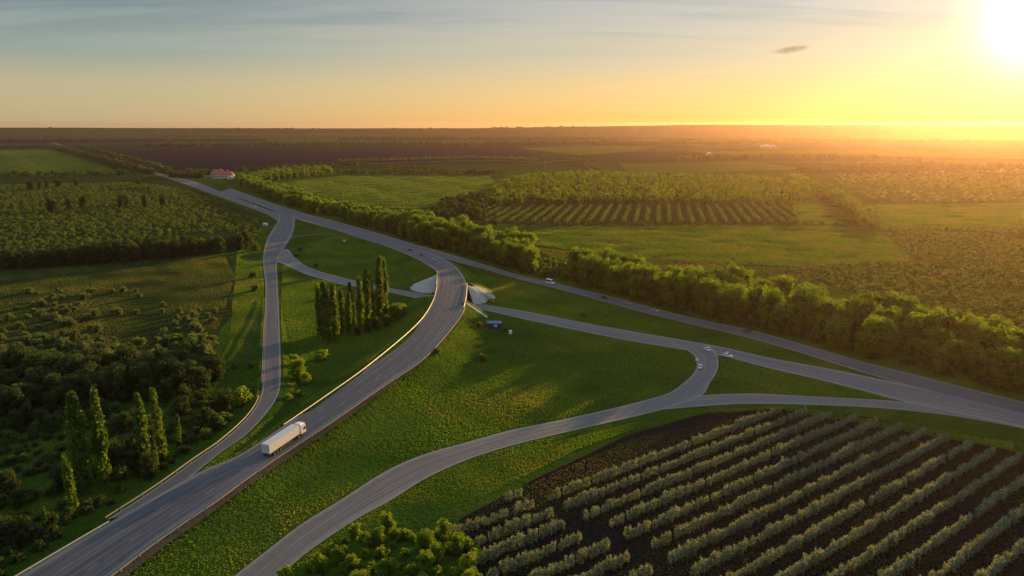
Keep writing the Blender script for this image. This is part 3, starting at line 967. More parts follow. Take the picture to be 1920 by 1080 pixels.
def mass(name, kind, pts, hs, wide, mat, lab, seed=1):
    """plants too many to count: one mesh"""
    g = np.random.default_rng(seed)
    VV, FF, TT, KK, b = [], [], [], [], 0
    zs = ground_h(pts)
    for (x, y), h, z in zip(pts, hs, zs):
        V, F, T, K = ARR[kind][g.integers(len(ARR[kind]))]
        a = g.uniform(0, 6.28); c, s = math.cos(a), math.sin(a)
        w = wide * g.uniform(.85, 1.2)
        VV.append(np.column_stack([(V[:, 0] * c - V[:, 1] * s) * h * w + x, (V[:, 0] * s + V[:, 1] * c) * h * w + y, V[:, 2] * h + z - 0.05 * h]))
        FF.append(F + b); TT.append(np.clip(T * 0.8 + g.uniform(-.25, .45), 0, 1)); KK.append(K); b += len(V)
    me = mesh_np(name, np.vstack(VV), np.vstack(FF), M[mat], attr={'tint': np.concatenate(TT), 'tip': np.concatenate(KK)})
    return tag(link(name, me), lab, kind='stuff')


def inside(P, poly):
    x, y = P[:, 0], P[:, 1]
    r = np.zeros(len(P), bool)
    j = len(poly) - 1
    for i in range(len(poly)):
        xi, yi = poly[i]; xj, yj = poly[j]
        r ^= ((yi > y) != (yj > y)) & (x < (xj - xi) * (y - yi) / (yj - yi + 1e-12) + xi)
        j = i
    return r


def scatter(px, spacing, seed, keep=1.0, clear=1.5, jitter=0.45, roads=True, clump=None):
    """jittered grid of points over the ground polygon drawn at these pixels, clear of the roads"""
    g = np.random.default_rng(seed)
    poly = np.array([G(x, y) for x, y in px])
    lo, hi = poly.min(0), poly.max(0)
    X, Y = np.meshgrid(np.arange(lo[0], hi[0], spacing), np.arange(lo[1], hi[1], spacing))
    P = np.stack([X.ravel(), Y.ravel()], 1)
    P = P + g.uniform(-jitter, jitter, P.shape) * spacing
    P = P[inside(P, poly) & (g.random(len(P)) < keep)]
    if clump:                               # patchy: keep where a slow pattern is high
        sc, th = clump
        ph = g.uniform(0, 6.28, 6)
        f = (np.sin(P[:, 0] / sc + ph[0]) + np.sin(P[:, 1] / sc * 1.3 + ph[1]) + np.sin((P[:, 0] + P[:, 1]) / sc * 1.9 + ph[2]) + np.sin((P[:, 0] - P[:, 1]) / sc * 2.7 + ph[3]))
        P = P[f + g.normal(size=len(P)) * 0.7 > th]
    if roads and len(P):
        ok = np.ones(len(P), bool)
        for A in ROADS.values():
            d, z, hw, _ = nearest(P, A)
            ok &= d > hw + clear
        P = P[ok]
    return P


def by_distance(P):
    return P[np.argsort(np.hypot(P[:, 0], P[:, 1]))]


def in_view(P, margin=1.06):
    """points inside the picture or just beyond it"""
    d = np.column_stack([P, np.zeros(len(P))]) - np.array([0, 0, CAMH])
    q = d @ ROTN
    x = q[:, 0] / -q[:, 2] * FPX; y = q[:, 1] / -q[:, 2] * FPX
    return (q[:, 2] < 0) & (np.abs(x) < 960 * margin) & (y > -540 * margin - 40)


# ------------------------------------------------------------------ trees and shrubs
def px_height(x, yb, yt):
    """height in metres of something standing at pixel (x, yb) whose top is at row yt"""
    p = G(x, yb)
    d = ROTN @ np.array([(x - 960.0) / FPX, -(yt - 540.0) / FPX, -1.0])
    return max(1.0, CAMH + d[2] * math.hypot(*p) / math.hypot(d[0], d[1]))


# the belt of trees along the highway
BELT_NEAR = [(448, 347), (500, 370), (567, 394), (640, 412), (707, 431), (773, 451), (827, 467), (907, 490), (973, 510), (1040, 525), (1140, 549), (1207, 567), (1280, 586), (1413, 614), (1513, 640), (1613, 668), (1713, 692), (1813, 718), (1920, 744), (2060, 780)]
BELT_FAR = [(2060, 715), (1920, 678), (1800, 655), (1700, 632), (1550, 597), (1400, 561), (1240, 535), (1100, 511), (970, 470), (870, 445), (800, 431), (700, 411), (620, 393), (520, 359), (455, 338)]
PB = by_distance(scatter(BELT_NEAR + BELT_FAR, 8.6, 31, clear=3.0))
PB = PB[in_view(PB, 1.1)]


def belt_label(x, y):
    """which stretch of the belt a tree stands in, told by what the photograph shows beside it"""
    q = (np.array([x, y, 0]) - np.array([0, 0, CAMH])) @ ROTN
    px = 960 + q[0] / -q[2] * FPX
    for lim, t in ((600, 'beyond the bridge near the far red roofed buildings'), (830, 'along the highway before it joins the bridge road'), (1000, 'just behind the grass wedge by the bridge'), (1100, 'behind the white van on the highway'),
                   (1300, 'behind the line of cars on the highway'), (1500, 'behind the last dark car on the highway'), (1700, 'beside the spot where the two carriageways meet')):
        if px < lim: return 'leafy roadside tree in the sunlit belt ' + t
    return 'leafy roadside tree in the glowing belt at the far right'


gap_px = [(1000, 540), (1000, 470), (1066, 470), (1066, 545)]
gap = np.array([G(*p) for p in gap_px])
lowbelt = inside(PB, gap)
PBt = PB[~lowbelt]
for k, (x, y) in enumerate(PBt[:280]):
    h = rng.uniform(9.5, 19.5)
    plant('roadside_tree', 'belt', x, y, h, belt_label(x, y), 'tree', 'trees in the belt along the highway', 'tree', rng.uniform(0.78, 1.0))
rest = PBt[280:]
mass('tree_belt', 'smalltree', rest, rng.uniform(11, 16, len(rest)), 0.95, 'leaf_belt', 'far end of the roadside tree belt', 3)
for x, y in PB[lowbelt]:
    plant('shrub', 'bush', x, y, rng.uniform(3.5, 6), 'low dark shrub in the gap of the tree belt behind the white van', 'shrub', 'shrubs in the gap of the belt')
# undergrowth at the belt's foot
UN = scatter(BELT_NEAR[4:] + [(x, y - 14) for x, y in BELT_NEAR[:3:-1]], 5.5, 35, clear=1.2)
UN = UN[in_view(UN, 1.08)]
mass('undergrowth', 'small', UN, rng.uniform(2.0, 5.0, len(UN)), 0.9, 'leaf_dark', 'dark undergrowth along the foot of the tree belt', 4)
print('belt', len(PB), 'undergrowth', len(UN))

# poplars
POP = [(606, 637, 534, 'outermost left of the row'), (618, 642, 528, 'thick'), (629, 638, 531, 'with a rounded top'), (640, 628, 543, 'short'), (653, 624, 548, 'lower, in the middle of the row'), (664, 618, 529, 'leaning among its neighbours'),
       (677, 612, 519, 'yellowish'), (688, 607, 503, 'second tallest'), (698, 602, 512, 'just left of the tallest'), (711, 597, 478, 'tallest of the row'), (721, 593, 484, 'broad shouldered right end')]
for x, yb, yt, d in POP:
    p = G(x, yb)
    plant('poplar_tree', 'poplar', p[0], p[1], px_height(x, yb, yt), 'slim poplar between ramp and main road, ' + d, 'poplar', 'row of poplars between ramp and main road', 'poplar', rng.uniform(0.72, 0.95))
POL = [(157, 925, 732, 'tallest and fullest dark poplar in the lower left'), (197, 912, 726, 'slender tall poplar beside the fullest one, lower left'), (277, 876, 732, 'needle thin poplar in the middle of the lower left'), (304, 862, 727, 'poplar with the pointed top nearest the dark wood'),
       (335, 840, 777, 'small round topped poplar nearest the ramp'), (141, 962, 848, 'half hidden poplar at the foot of the tallest pair'), (296, 882, 822, 'short stubby poplar under the needle thin one'), (88, 1010, 950, 'young poplar near the lower left corner')]
for x, yb, yt, d in POL:
    p = G(x, yb)
    plant('poplar_tree', 'poplar', p[0], p[1], px_height(x, yb, yt), d, 'poplar', 'poplars at the lower left', 'poplar', rng.uniform(0.62, 0.85))

# dark wood at the left
WOOD = [(-90, 705), (60, 695), (130, 700), (220, 706), (330, 694), (402, 690), (412, 730), (330, 752), (200, 765), (60, 790), (-110, 810)]
PW = by_distance(scatter(WOOD, 6.6, 41, clear=6))
PW = PW[in_view(PW, 1.08)]
for x, y in PW:
    plant('woodland_tree', 'wood', x, y, rng.uniform(7.5, 13.5), 'dark dense tree in the shady wood left of the ramp', 'tree', 'trees of the shady wood', 'tree', rng.uniform(0.85, 1.1))
# mixed growth below it
MIX = [(-110, 815), (200, 772), (400, 748), (438, 770), (385, 825), (260, 915), (120, 1005), (20, 1066), (-140, 1190)]
PM = by_distance(scatter(MIX, 5.2, 42, keep=0.9, clear=6, clump=(14, -0.9)))
PM = PM[in_view(PM, 1.08)]
mixed_low = []
for k, (x, y) in enumerate(PM):
    if rng.random() < 0.42:
        plant('woodland_tree', 'wood', x, y, rng.uniform(4.5, 9.0), 'small dark tree among the poplars at the lower left', 'tree', 'small trees among the lower left poplars', 'tree', rng.uniform(0.8, 1.1))
    elif k > 90:
        mixed_low.append((x, y))
    else:
        plant('shrub', 'bush', x, y, rng.uniform(2.0, 4.5), 'dark green shrub among the poplars at the lower left', 'shrub', 'shrubs at the lower left')
if mixed_low: mass('shrub_layer', 'bush', np.array(mixed_low), rng.uniform(2.0, 4.2, len(mixed_low)), 1.0, 'leaf_bush', 'low shrubs in the background of the lower left growth', 12)
UL = scatter(MIX, 3.6, 57, keep=0.8, clear=7, clump=(11, -1.0))
UL = UL[in_view(UL, 1.05)]
mass('undergrowth', 'bush', UL, rng.uniform(0.9, 2.8, len(UL)), 1.15, 'leaf_dark', 'dark undergrowth between the poplars at the lower left', 14)
# lit scrub above the wood
LIT = [(-80, 640), (120, 630), (240, 640), (400, 640), (405, 680), (330, 690), (220, 700), (60, 690), (-90, 700)]
PL = scatter(LIT, 6.5, 43, keep=0.9, clear=6)
PL = PL[in_view(PL, 1.05)]
PL = by_distance(PL)
mass('shrub_layer', 'bush', PL[45:], rng.uniform(2.5, 5.5, len(PL) - 45), 1.0, 'leaf_grey', 'greyish shrub layer behind the shady wood', 13)
for x, y in PL[:45]:
    plant('shrub', 'grey' if rng.random() < .5 else 'bush', x, y, rng.uniform(2.5, 6.0), 'greyish shrub catching light along the edge of the shady wood', 'shrub', 'shrubs along the edge of the wood')
# bushes over the pasture
PAS = [(-60, 548), (180, 545), (330, 548), (410, 590), (380, 640), (120, 632), (-80, 640)]
PP = scatter(PAS, 8.0, 44, clear=8, clump=(17, 0.2))
PP = PP[in_view(PP, 1.03)]
for x, y in PP:
    plant('shrub', 'grey', x, y, rng.uniform(2.2, 4.6), 'pale silvery bush scattered on the rough pasture', 'shrub', 'pale bushes on the pasture', None, rng.uniform(0.8, 1.1))
# dark row of trees at the pasture's far edge
ROW = [(-60, 498), (100, 486), (300, 470), (400, 462), (470, 452), (478, 466), (400, 476), (300, 488), (60, 505), (-60, 512)]
PR = scatter(ROW, 6.4, 45, keep=0.95, clear=6)
PR = by_distance(PR[in_view(PR, 1.04)])
for x, y in PR[:95]:
    plant('field_tree', 'wood', x, y, rng.uniform(8, 14.5), 'dark bushy tree in the row along the far edge of the pasture', 'tree', 'row of trees beyond the pasture', 'tree', rng.uniform(0.75, 1.0))
for x, yb, yt in ((95, 397, 366), (131, 393, 370), (157, 392, 366), (228, 389, 362), (236, 388, 364), (272, 387, 363), (306, 386, 361), (57, 356, 338), (75, 355, 336), (90, 355, 337), (109, 352, 335), (143, 350, 334), (260, 348, 333)):
    p = G(x, yb)
    plant('field_tree', 'wood', p[0], p[1], px_height(x, yb, yt), 'dark upright tree standing alone in the scrubland', 'tree', 'lone trees in the scrubland', 'tree', rng.uniform(0.6, 0.9))
# scrub: a mass of low bushes
SCR = [(-200, 352), (250, 343), (330, 352), (420, 380), (490, 410), (488, 455), (300, 472), (-100, 496)]
PS = scatter(SCR, 5.8, 46, clear=8, clump=(45, -1.9))
PS = by_distance(PS[in_view(PS, 1.03)])
for x, y in PS[:30]:
    plant('shrub', 'grey', x, y, rng.uniform(2.5, 5.0), 'olive grey bush in the scrubland left of the carriageways', 'shrub', 'nearest bushes of the scrubland')
mass('scrub', 'small', PS[30:], rng.uniform(1.2, 3.4, len(PS) - 30), 0.95, 'leaf_bush', 'low scrub covering the far left plain', 6)
print('wood', len(PW), 'mix', len(PM), 'lit', len(PL), 'pasture', len(PP), 'row', len(PR), 'scrub', len(PS))
# along the ditch left of the ramp
for x, yb, h, d in ((455, 760, 6.5, 'yellow green shrub close to the bend of the ramp'), (470, 745, 4.5, 'smaller shrub at the bend of the ramp'), (412, 805, 4.2, 'tall bare stemmed bush on the ramp bank'), (425, 790, 3.6, 'little bush halfway up the ramp bank'), (400, 700, 7, 'lit shrub at the right end of the dark wood'),
                    (476, 520, 4.5, 'shrub beside the top of the dirt track'), (478, 545, 4, 'shrub halfway along the dirt track'), (480, 470, 6, 'dark bush at the fork of ramp and lower road'), (470, 690, 3.0, 'dark bush at the lower end of the dirt track'), (440, 690, 2.5, 'low bush on the ditch bank')):
    p = G(x, yb, 0)
    plant('shrub', 'bright' if 'yellow' in d or 'lit' in d else 'bush', p[0], p[1], h, d, 'shrub', 'shrubs along the ramp')
# between ramp and main road
for x, yb, h, k, d in ((560, 712, 8.5, 'brighttree', 'sunlit tree between ramp and main road, largest below the poplars'), (552, 690, 6.0, 'brighttree', 'sunlit tree just above the largest one below the poplars'), (573, 722, 5, 'brighttree', 'small tree at the right foot of the largest one'), (605, 672, 4.2, 'bright', 'pair forming shrub right of the sunlit trees'), (597, 676, 3.4, 'bright', 'low shrub left of its partner under the poplars'),
                       (742, 600, 8.5, 'brighttree', 'low wide tree at the right end of the poplar row'), (755, 597, 6.0, 'brighttree', 'bushy tree next to the bridge bank'), (690, 622, 5, 'wood', 'dark bush in the shade of the poplars'), (705, 618, 6, 'wood', 'dark tree under the tallest poplar'), (725, 612, 6, 'wood', 'dark tree right of the tallest poplar'), (672, 628, 4, 'wood', 'low dark bush at the foot of the poplars'),
                       (562, 470, 4, 'bush', 'shrub by the inner bend of the lower road'), (556, 480, 3.2, 'bush', 'small shrub at the mouth of the lower road'), (592, 500, 3.2, 'bush', 'single shrub on the island beside the lower road'), (560, 745, 3.0, 'bright', 'low round shrub near the gore'), (543, 758, 2.6, 'bright', 'lowest shrub between ramp and main road')):
    p = G(x, yb)
    if k in ('brighttree', 'wood'): plant('small_tree', k, p[0], p[1], h, d, 'tree', None, 'tree', 0.95)
    else: plant('shrub', k, p[0], p[1], h, d, 'shrub', None)
# around the blue shed and on the big embankment
for x, yb, h, k, d in ((898, 625, 3.0, 'bush', 'dark shrub left of the blue shed'), (948, 622, 2.4, 'bush', 'dark shrub right of the blue shed'), (905, 675, 3.2, 'bush', 'lone shrub on the slope below the blue shed'), (870, 600, 2.2, 'bright', 'bright shrub below the bridge corner'), (820, 690, 2.4, 'bush', 'small shrub on the embankment under the main road'), (1095, 592, 2.6, 'bright', 'yellow green shrub on the verge above the lower road'), (1135, 590, 2.2, 'bright', 'little shrub on the verge above the lower road')):
    p = G(x, yb)
    plant('shrub', k, p[0], p[1], h, d, 'shrub', None)
# bright bushes at the lower edge
NEARB = [(600, 1040), (650, 1010), (715, 985), (770, 1000), (860, 1005), (905, 1030), (915, 1090), (890, 1210), (470, 1210), (535, 1090)]
PN = scatter(NEARB, 3.7, 47, keep=0.97, clear=2.5)
PN = by_distance(PN[in_view(PN, 1.03)])
print('thicket', len(PN), 'mixed', len(PM))
for x, y in PN:
    if rng.random() < 0.25: plant('small_tree', 'brighttree', x, y, rng.uniform(3.6, 5.2), 'small bright leafed tree in the thicket at the lower edge', 'tree', 'small trees of the near thicket', 'tree', 1.0)
    else: plant('shrub', 'bright', x, y, rng.uniform(1.2, 2.9), 'bright green bush in the thicket at the lower edge', 'shrub', 'bushes of the near thicket')
plant('small_tree', 'brighttree', *G(727, 1000), 5.5, 'single rounded tree at the top of the near thicket', 'tree', None, 'tree', 0.8)

# the young orchard: rows of saplings
ORCH = [(850, 985), (985, 925), (1060, 912), (1300, 820), (1440, 772), (1600, 788), (1747, 818), (1897, 858), (2150, 930), (2300, 1250), (880, 1250)]
orch = np.array([G(*p) for p in ORCH])
a_, b_ = G(1063, 927), G(1435, 784)
rdir = (b_ - a_) / np.linalg.norm(b_ - a_); rn = np.array([rdir[1], -rdir[0]])
sp = abs((G(1280, 863) - G(1280, 837)) @ rn)
print('orchard rows', rdir, 'spacing', sp)
lane_l = np.array([G(983, 943), G(1017, 957), G(1050, 983), G(1083, 1003), G(1123, 1023), G(1167, 1043), G(1230, 1085), G(1350, 1180)])
lane_r = np.array([G(1007, 933), G(1040, 950), G(1077, 967), G(1117, 987), G(1150, 1007), G(1207, 1023), G(1280, 1075), G(1420, 1180)])
lane = np.vstack([[G(965, 915)], lane_l, lane_r[::-1], [G(985, 905)]])
SAP = []
for r_ in range(-4, 40):
    o = a_ + rn * sp * r_
    t = np.arange(-220, 260, 1.3)
    t = t + rng.uniform(-.35, .35, len(t))
    q = o + rdir * t[:, None] + rn * rng.normal(0, 0.22, len(t))[:, None]
    vig = np.sin(t / 9.0 + r_ * 2.1) + np.sin(t / 3.7 + r_)
    keep = inside(q, orch) & ~inside(q, lane) & (rng.random(len(q)) < 0.965)
    for (x, y), v in zip(q[keep], vig[keep]):
        SAP.append((x, y, 2.75 + 0.35 * v * 0.6 + rng.uniform(-.45, .55), r_))
SAP = np.array(SAP)
ok = in_view(SAP[:, :2], 1.05)
SAP = SAP[ok]
SAP = SAP[np.argsort(np.hypot(SAP[:, 0], SAP[:, 1]))]
print('saplings', len(SAP), 'rows', len(set(SAP[:, 3])))
for x, y, h, r_ in SAP[:260]:
    plant('sapling', 'sapling', x, y, h * 1.05, 'young fruit tree in the orchard rows near the lower edge', 'fruit tree', 'young fruit trees of the orchard', 'sapling', rng.uniform(0.70, 0.95), z=0.05)
mass('orchard_rows', 'sapling', SAP[260:, :2], SAP[260:, 2], 0.80, 'leaf_orchard', 'pale rows of young fruit trees running up to the slip road', 7)

# far plantation
PLT = [(905, 417), (912, 386), (1100, 386), (1350, 384), (1480, 378), (1500, 418)]
plt_ = np.array([G(*p) for p in PLT])
pd = np.array([math.sin(R(11.5)), math.cos(R(11.5))]); pn = np.array([pd[1], -pd[0]])
o0 = G(1190, 418)
q = np.array([o0 + pn * 11.0 * i + pd * t for i in range(-40, 45) for t in np.arange(-60, 260, 3.6)])
q = q + rng.normal(0, 0.5, q.shape)
q = q[inside(q, plt_)]
mass('plantation_rows', 'small', q, rng.uniform(2.6, 4.4, len(q)), 0.75, 'leaf_bush', 'rows of low trees in the far plantation', 8)
FARW = [(918, 386), (930, 345), (1000, 330), (1100, 325), (1250, 332), (1420, 336), (1500, 345), (1570, 372), (1480, 380), (1300, 386), (1100, 384)]
q2 = scatter(FARW, 11.0, 48, keep=0.9, roads=False)
q2 = by_distance(q2)
for x, y in q2[:150]:
    plant('plantation_tree', 'belt', x, y, rng.uniform(6, 11), 'olive green tree behind the rows of the far plantation', 'tree', 'trees of the far plantation', None, rng.uniform(0.8, 1.1), z=0)
mass('plantation_wood', 'smalltree', q2[150:], rng.uniform(5, 10, len(q2) - 150), 1.0, 'leaf_belt', 'wooded back of the far plantation', 9)
for poly, n_, lab, seed in (([(806, 408), (830, 384), (905, 366), (915, 386), (900, 412), (880, 416), (830, 418)], 45, 'dark tree at the corner of the green field behind the belt', 50), ([(1470, 338), (1492, 334), (1580, 368), (1650, 420), (1650, 436), (1615, 424), (1560, 376)], 45, 'yellow lit tree in the slanting line right of the plantation', 51),
                          ([(450, 338), (520, 322), (615, 316), (622, 326), (540, 336), (470, 346)], 50, 'tree of the copse right of the red roofed buildings', 52), ([(318, 333), (345, 326), (385, 324), (398, 330), (380, 334), (340, 336)], 30, 'tree of the clump left of the red roofed buildings', 53)):
    q3 = scatter(poly, 10.0, seed, roads=True, clear=6)
    q3 = by_distance(q3)
    if len(q3) > n_: mass('far_copse', 'smalltree', q3[n_:], rng.uniform(7, 12, len(q3) - n_), 1.0, 'leaf_belt' if 'yellow' in lab or 'copse' in lab else 'leaf_dark', 'far side of the trees: ' + lab[:50], seed + 5)
    for x, y in q3[:n_]:
        plant('field_tree', 'belt' if 'yellow' in lab or 'copse' in lab else 'wood', x, y, rng.uniform(7, 12), lab, 'tree', 'trees: ' + lab.split(' ', 1)[1][:40], None, rng.uniform(0.8, 1.1), z=0)
# dry scrub on the right
RSC = [(1470, 503), (1712, 488), (1650, 428), (2000, 427), (2050, 700), (1920, 640), (1700, 580), (1560, 538)]
q4 = scatter(RSC, 5.6, 54, keep=0.95, clump=(26, -1.6))
q4 = by_distance(q4[in_view(q4, 1.03)])
for x, y in q4[:40]:
    plant('shrub', 'bush', x, y, rng.uniform(1.8, 3.4), 'olive bush in the hazy scrubland right of the tree belt', 'shrub', 'bushes of the hazy scrubland')
mass('scrub', 'small', q4[40:], rng.uniform(1.0, 3.0, len(q4) - 40), 0.95, 'leaf_bush', 'hazy scrub on the right plain', 10)
RFAR = [(1560, 330), (1960, 318), (1990, 374), (1650, 382), (1570, 350)]
q5 = scatter(RFAR, 17.0, 55, roads=False, clump=(70, -1.2))
mass('scrub', 'small', q5, rng.uniform(3, 6, len(q5)), 1.0, 'leaf_bush', 'sunlit scrub far off under the sun', 11)
print('plantation', len(q), len(q2), 'rscrub', len(q4), len(q5))


# windbreaks on the plain, each one mass of far trees
def windbreak(px, w, h, seed, lab, step=9.0, mat='leaf_dark'):
    L = spline(np.array([[*G(x, y)] for x, y in px]), step)
    g = np.random.default_rng(seed)
    t = np.gradient(L, axis=0); t /= np.linalg.norm(t, axis=1)[:, None]
    n = np.column_stack([-t[:, 1], t[:, 0]])
    pts = np.vstack([L + n * o for o in np.linspace(-w / 2, w / 2, max(1, int(w / 8)))])
    pts = pts + g.normal(0, 2.0, pts.shape)
    mass('windbreak', 'small', pts, g.uniform(0.7, 1.15, len(pts)) * h, 0.85, 'leaf_grey' if 'greyish' in lab else mat, lab, seed)


for px, w, h, sd, lab in (([(-60, 331), (100, 330), (250, 328)], 8, 11, 60, 'dark hedge line below the far left wheat field'), ([(-40, 279), (60, 277), (100, 276)], 20, 14, 61, 'dark far windbreak above the left wheat field'), ([(110, 277), (180, 295), (240, 313), (290, 326)], 12, 13, 62, 'trees left of the straight far road'),
                          ([(150, 277), (220, 294), (290, 313), (325, 325)], 12, 13, 63, 'trees right of the straight far road'), ([(275, 276), (400, 274.5), (640, 273), (920, 273)], 40, 18, 64, 'long dark windbreak behind the ploughed field'), ([(920, 273), (1060, 271), (1230, 270.5)], 40, 18, 65, 'dark windbreak behind the bright green strip'),
                          ([(440, 322), (640, 311), (920, 326)], 10, 10, 66, 'hedge between ploughed land and green field'), ([(640, 327), (780, 326), (935, 327)], 14, 11, 67, 'hedge along the far edge of the green field'), ([(1280, 300), (1500, 298), (1720, 302)], 30, 14, 68, 'far windbreak right of the yellow strip'),
                          ([(905, 420), (1100, 423), (1350, 422), (1620, 424)], 7, 6, 69, 'low hedge in front of the plantation'), ([(1600, 322), (1800, 316), (1980, 318)], 16, 12, 70, 'far tree line under the sun'), ([(1700, 384), (1850, 381), (2000, 380)], 8, 6, 71, 'hedge behind the right hay meadow'),
                          ([(640, 262), (900, 262), (1200, 262)], 60, 20, 72, 'faint tree line near the skyline'), ([(-50, 266), (300, 265), (500, 265)], 60, 20, 73, 'faint tree line at the left near the skyline'), ([(1200, 272), (1600, 268), (1960, 270)], 50, 18, 74, 'faint tree line near the skyline on the right')):
    windbreak(px, w, h, sd, lab, 9.0 if w < 30 else 26.0)
# copses breaking the skyline
g_ = np.random.default_rng(77)
for k, (a0_, a1_d, n_) in enumerate(((-34, -12, 90), (-10, 1, 70), (-3, 6, 110), (8, 20, 80), (21, 36, 80))):
    aa = np.radians(g_.uniform(a0_, a1_d, n_)); dd = g_.uniform(5900, 6500, n_)
    pts = np.column_stack([np.sin(aa) * dd, np.cos(aa) * dd])
    o = mass('far_wood', 'small', pts, g_.uniform(7, 20, n_) * (0.5 if a0_ > 5 else 1.0), 1.5, 'leaf_dark', 'faint copses on the skyline', 200 + k)
    me_ = o.data; cc = np.empty(len(me_.vertices) * 3, np.float32); me_.vertices.foreach_get('co', cc); cc = cc.reshape(-1, 3)
    dv = np.hypot(cc[:, 0], cc[:, 1]); cc[:, 2] += ridge(np.arctan2(cc[:, 0], cc[:, 1]), dv) - 1.0
    me_.vertices.foreach_set('co', cc.ravel()); me_.update()


for px, mt, lab in (([(300, 263), (640, 260), (650, 264), (330, 267)], (0.045, 0.085, 0.016), 'thin green strip field near the left skyline'), ([(700, 267), (905, 265.5), (915, 268.5), (700, 270)], (0.05, 0.09, 0.018), 'thin pale green strip above the far windbreak'),
                    ([(1080, 262), (1420, 260), (1440, 264), (1100, 266)], (0.055, 0.09, 0.016), 'thin strip field at the centre skyline'), ([(1290, 284), (1700, 281), (1960, 290), (1960, 300), (1730, 294), (1400, 292)], (0.07, 0.11, 0.014), 'long yellow green strip under the sun'),
                    ([(0, 269), (90, 268), (110, 274), (-60, 276)], (0.03, 0.034, 0.034), 'dark strip of ploughed land at the far left'), ([(1250, 293), (1340, 292), (1320, 297), (1200, 298)], (0.03, 0.028, 0.032), 'dark ploughed strip beyond the yellow field')):
    poly_sheet('strip_field', px, 0.45, GM('strip_' + str(len(bpy.data.materials)), mt, tuple(c * 1.25 for c in mt), tuple(c * 0.9 for c in mt), 0.004, 0.03, bump=0.6), lab)
for px, w, h, sd, lab in (([(560, 256), (760, 255), (1000, 256)], 40, 14, 301, 'thin line of trees near the centre skyline'), ([(120, 258), (330, 257), (470, 257)], 40, 14, 302, 'thin line of trees near the left skyline'), ([(1240, 264), (1420, 262), (1640, 263)], 40, 14, 303, 'thin line of trees under the yellow sky'),
                          ([(640, 303), (760, 300), (900, 297), (1005, 300)], 20, 8, 304, 'greyish hedge along the pale farm road'), ([(1110, 322), (1095, 308), (1060, 300)], 14, 9, 305, 'trees around the bend of the far track'), ([(1350, 296), (1480, 294), (1640, 297)], 24, 10, 306, 'hedge along the yellow green strip'), ([(1500, 322), (1640, 312), (1760, 309)], 20, 10, 307, 'scattered trees before the sunlit scrub')):
    windbreak(px, w, h, sd, lab, 9.0 if w < 30 else 26.0)

# ------------------------------------------------------------------ grass standing on the banks and verges
def grass_mass(name, px, n, seed, mat, lab, hgt=0.22):
    n = int(n * (3.6 if hgt < 0.25 else 2.4))
    g = np.random.default_rng(seed)
    poly = np.array([G(x, y) for x, y in px])
    lo, hi = poly.min(0), poly.max(0)
    P = g.uniform(lo, hi, (int(n * 3.2), 2))
    P = P[inside(P, poly)]
    f = np.sin(P[:, 0] / 7 + 2 * np.sin(P[:, 1] / 19)) + np.sin(P[:, 1] / 5.3 + np.sin(P[:, 0] / 11)) + np.sin((P[:, 0] * .8 + P[:, 1] * .6) / 17)
    keep = f + g.normal(size=len(P)) * 0.8 > -1.7
    P, f = P[keep][:n], f[keep][:n]
    ok = np.ones(len(P), bool)
    for A in ROADS.values():
        d, z, hw, _ = nearest(P, A)
        ok &= d > hw + 0.8
    P, f = P[ok], f[ok]
    z = ground_h(P)
    m = len(P)
    a = g.uniform(0, math.pi, m); w = g.uniform(0.08, 0.22, m); h = hgt * g.uniform(0.4, 1.25, m) * (1 + 0.2 * f)
    w = w * (1 + 3 * (hgt > 0.6))
    u = np.column_stack([np.cos(a), np.sin(a)]) * w[:, None]
    ln = g.normal(0, 0.25, (m, 2)) * h[:, None]
    V = np.stack([np.column_stack([P - u, z - .05]), np.column_stack([P + u, z - .05]), np.column_stack([P + u * .7 + ln, z + h]), np.column_stack([P - u * .8 + ln, z + h * .85])], 1).reshape(-1, 3)
    T = np.repeat(np.clip(0.4 + 0.18 * f + g.normal(0, .06, m), 0, 1), 4)
    slow = np.sin(P[:, 0] / 13 + 1.7 * np.sin(P[:, 1] / 29)) + np.sin((P[:, 1] - 0.6 * P[:, 0]) / 9 + np.sin(P[:, 0] / 21)) + 0.7 * np.sin(P[:, 0] / 3.1 + P[:, 1] / 4.3)
    K = np.repeat(np.clip(0.34 * slow + g.normal(0, 0.06, m), 0, 0.85), 4)
    me = mesh_np(name, V, np.arange(4 * m).reshape(-1, 4), M[mat], attr={'tint': T, 'tip': K})
    return tag(link(name, me), lab, kind='stuff')


M['blade'] = leaf_mat('grass_blade', (0.026, 0.072, 0.009), (0.064, 0.128, 0.013), (0.115, 0.130, 0.030), trans=0.30)
M['blade_dry'] = leaf_mat('dry_blade', (0.026, 0.050, 0.012), (0.052, 0.080, 0.020), (0.10, 0.11, 0.04), trans=0.25)
grass_mass('grass', [(530, 470), (640, 440), (830, 490), (1330, 640), (1300, 740), (640, 960), (420, 1110), (120, 1110), (560, 760), (525, 700)], 90000, 80, 'blade', 'tall grass on the banks inside the interchange')
grass_mass('grass', [(870, 490), (1050, 530), (1500, 650), (1700, 752), (1330, 745), (1330, 655), (900, 575)], 26000, 81, 'blade', 'grass on the long verges between the carriageways')
grass_mass('grass', [(470, 1110), (800, 890), (1280, 770), (1480, 762), (1900, 830), (1900, 845), (1460, 768), (1300, 778), (1180, 808), (1080, 845), (960, 905), (870, 950), (760, 960), (640, 1010), (520, 1110)], 24000, 82, 'blade', 'grass strip between the loop road and the orchard')
grass_mass('grass', [(445, 470), (495, 470), (495, 750), (400, 850), (60, 1070), (-60, 1120), (-60, 800), (380, 740), (430, 640)], 45000, 83, 'blade', 'grass on the outer bank of the ramp')
grass_mass('grass', [(-40, 510), (420, 476), (440, 520), (400, 645), (-60, 650)], 45000, 84, 'blade_dry', 'rough dry grass on the pasture', 0.3)


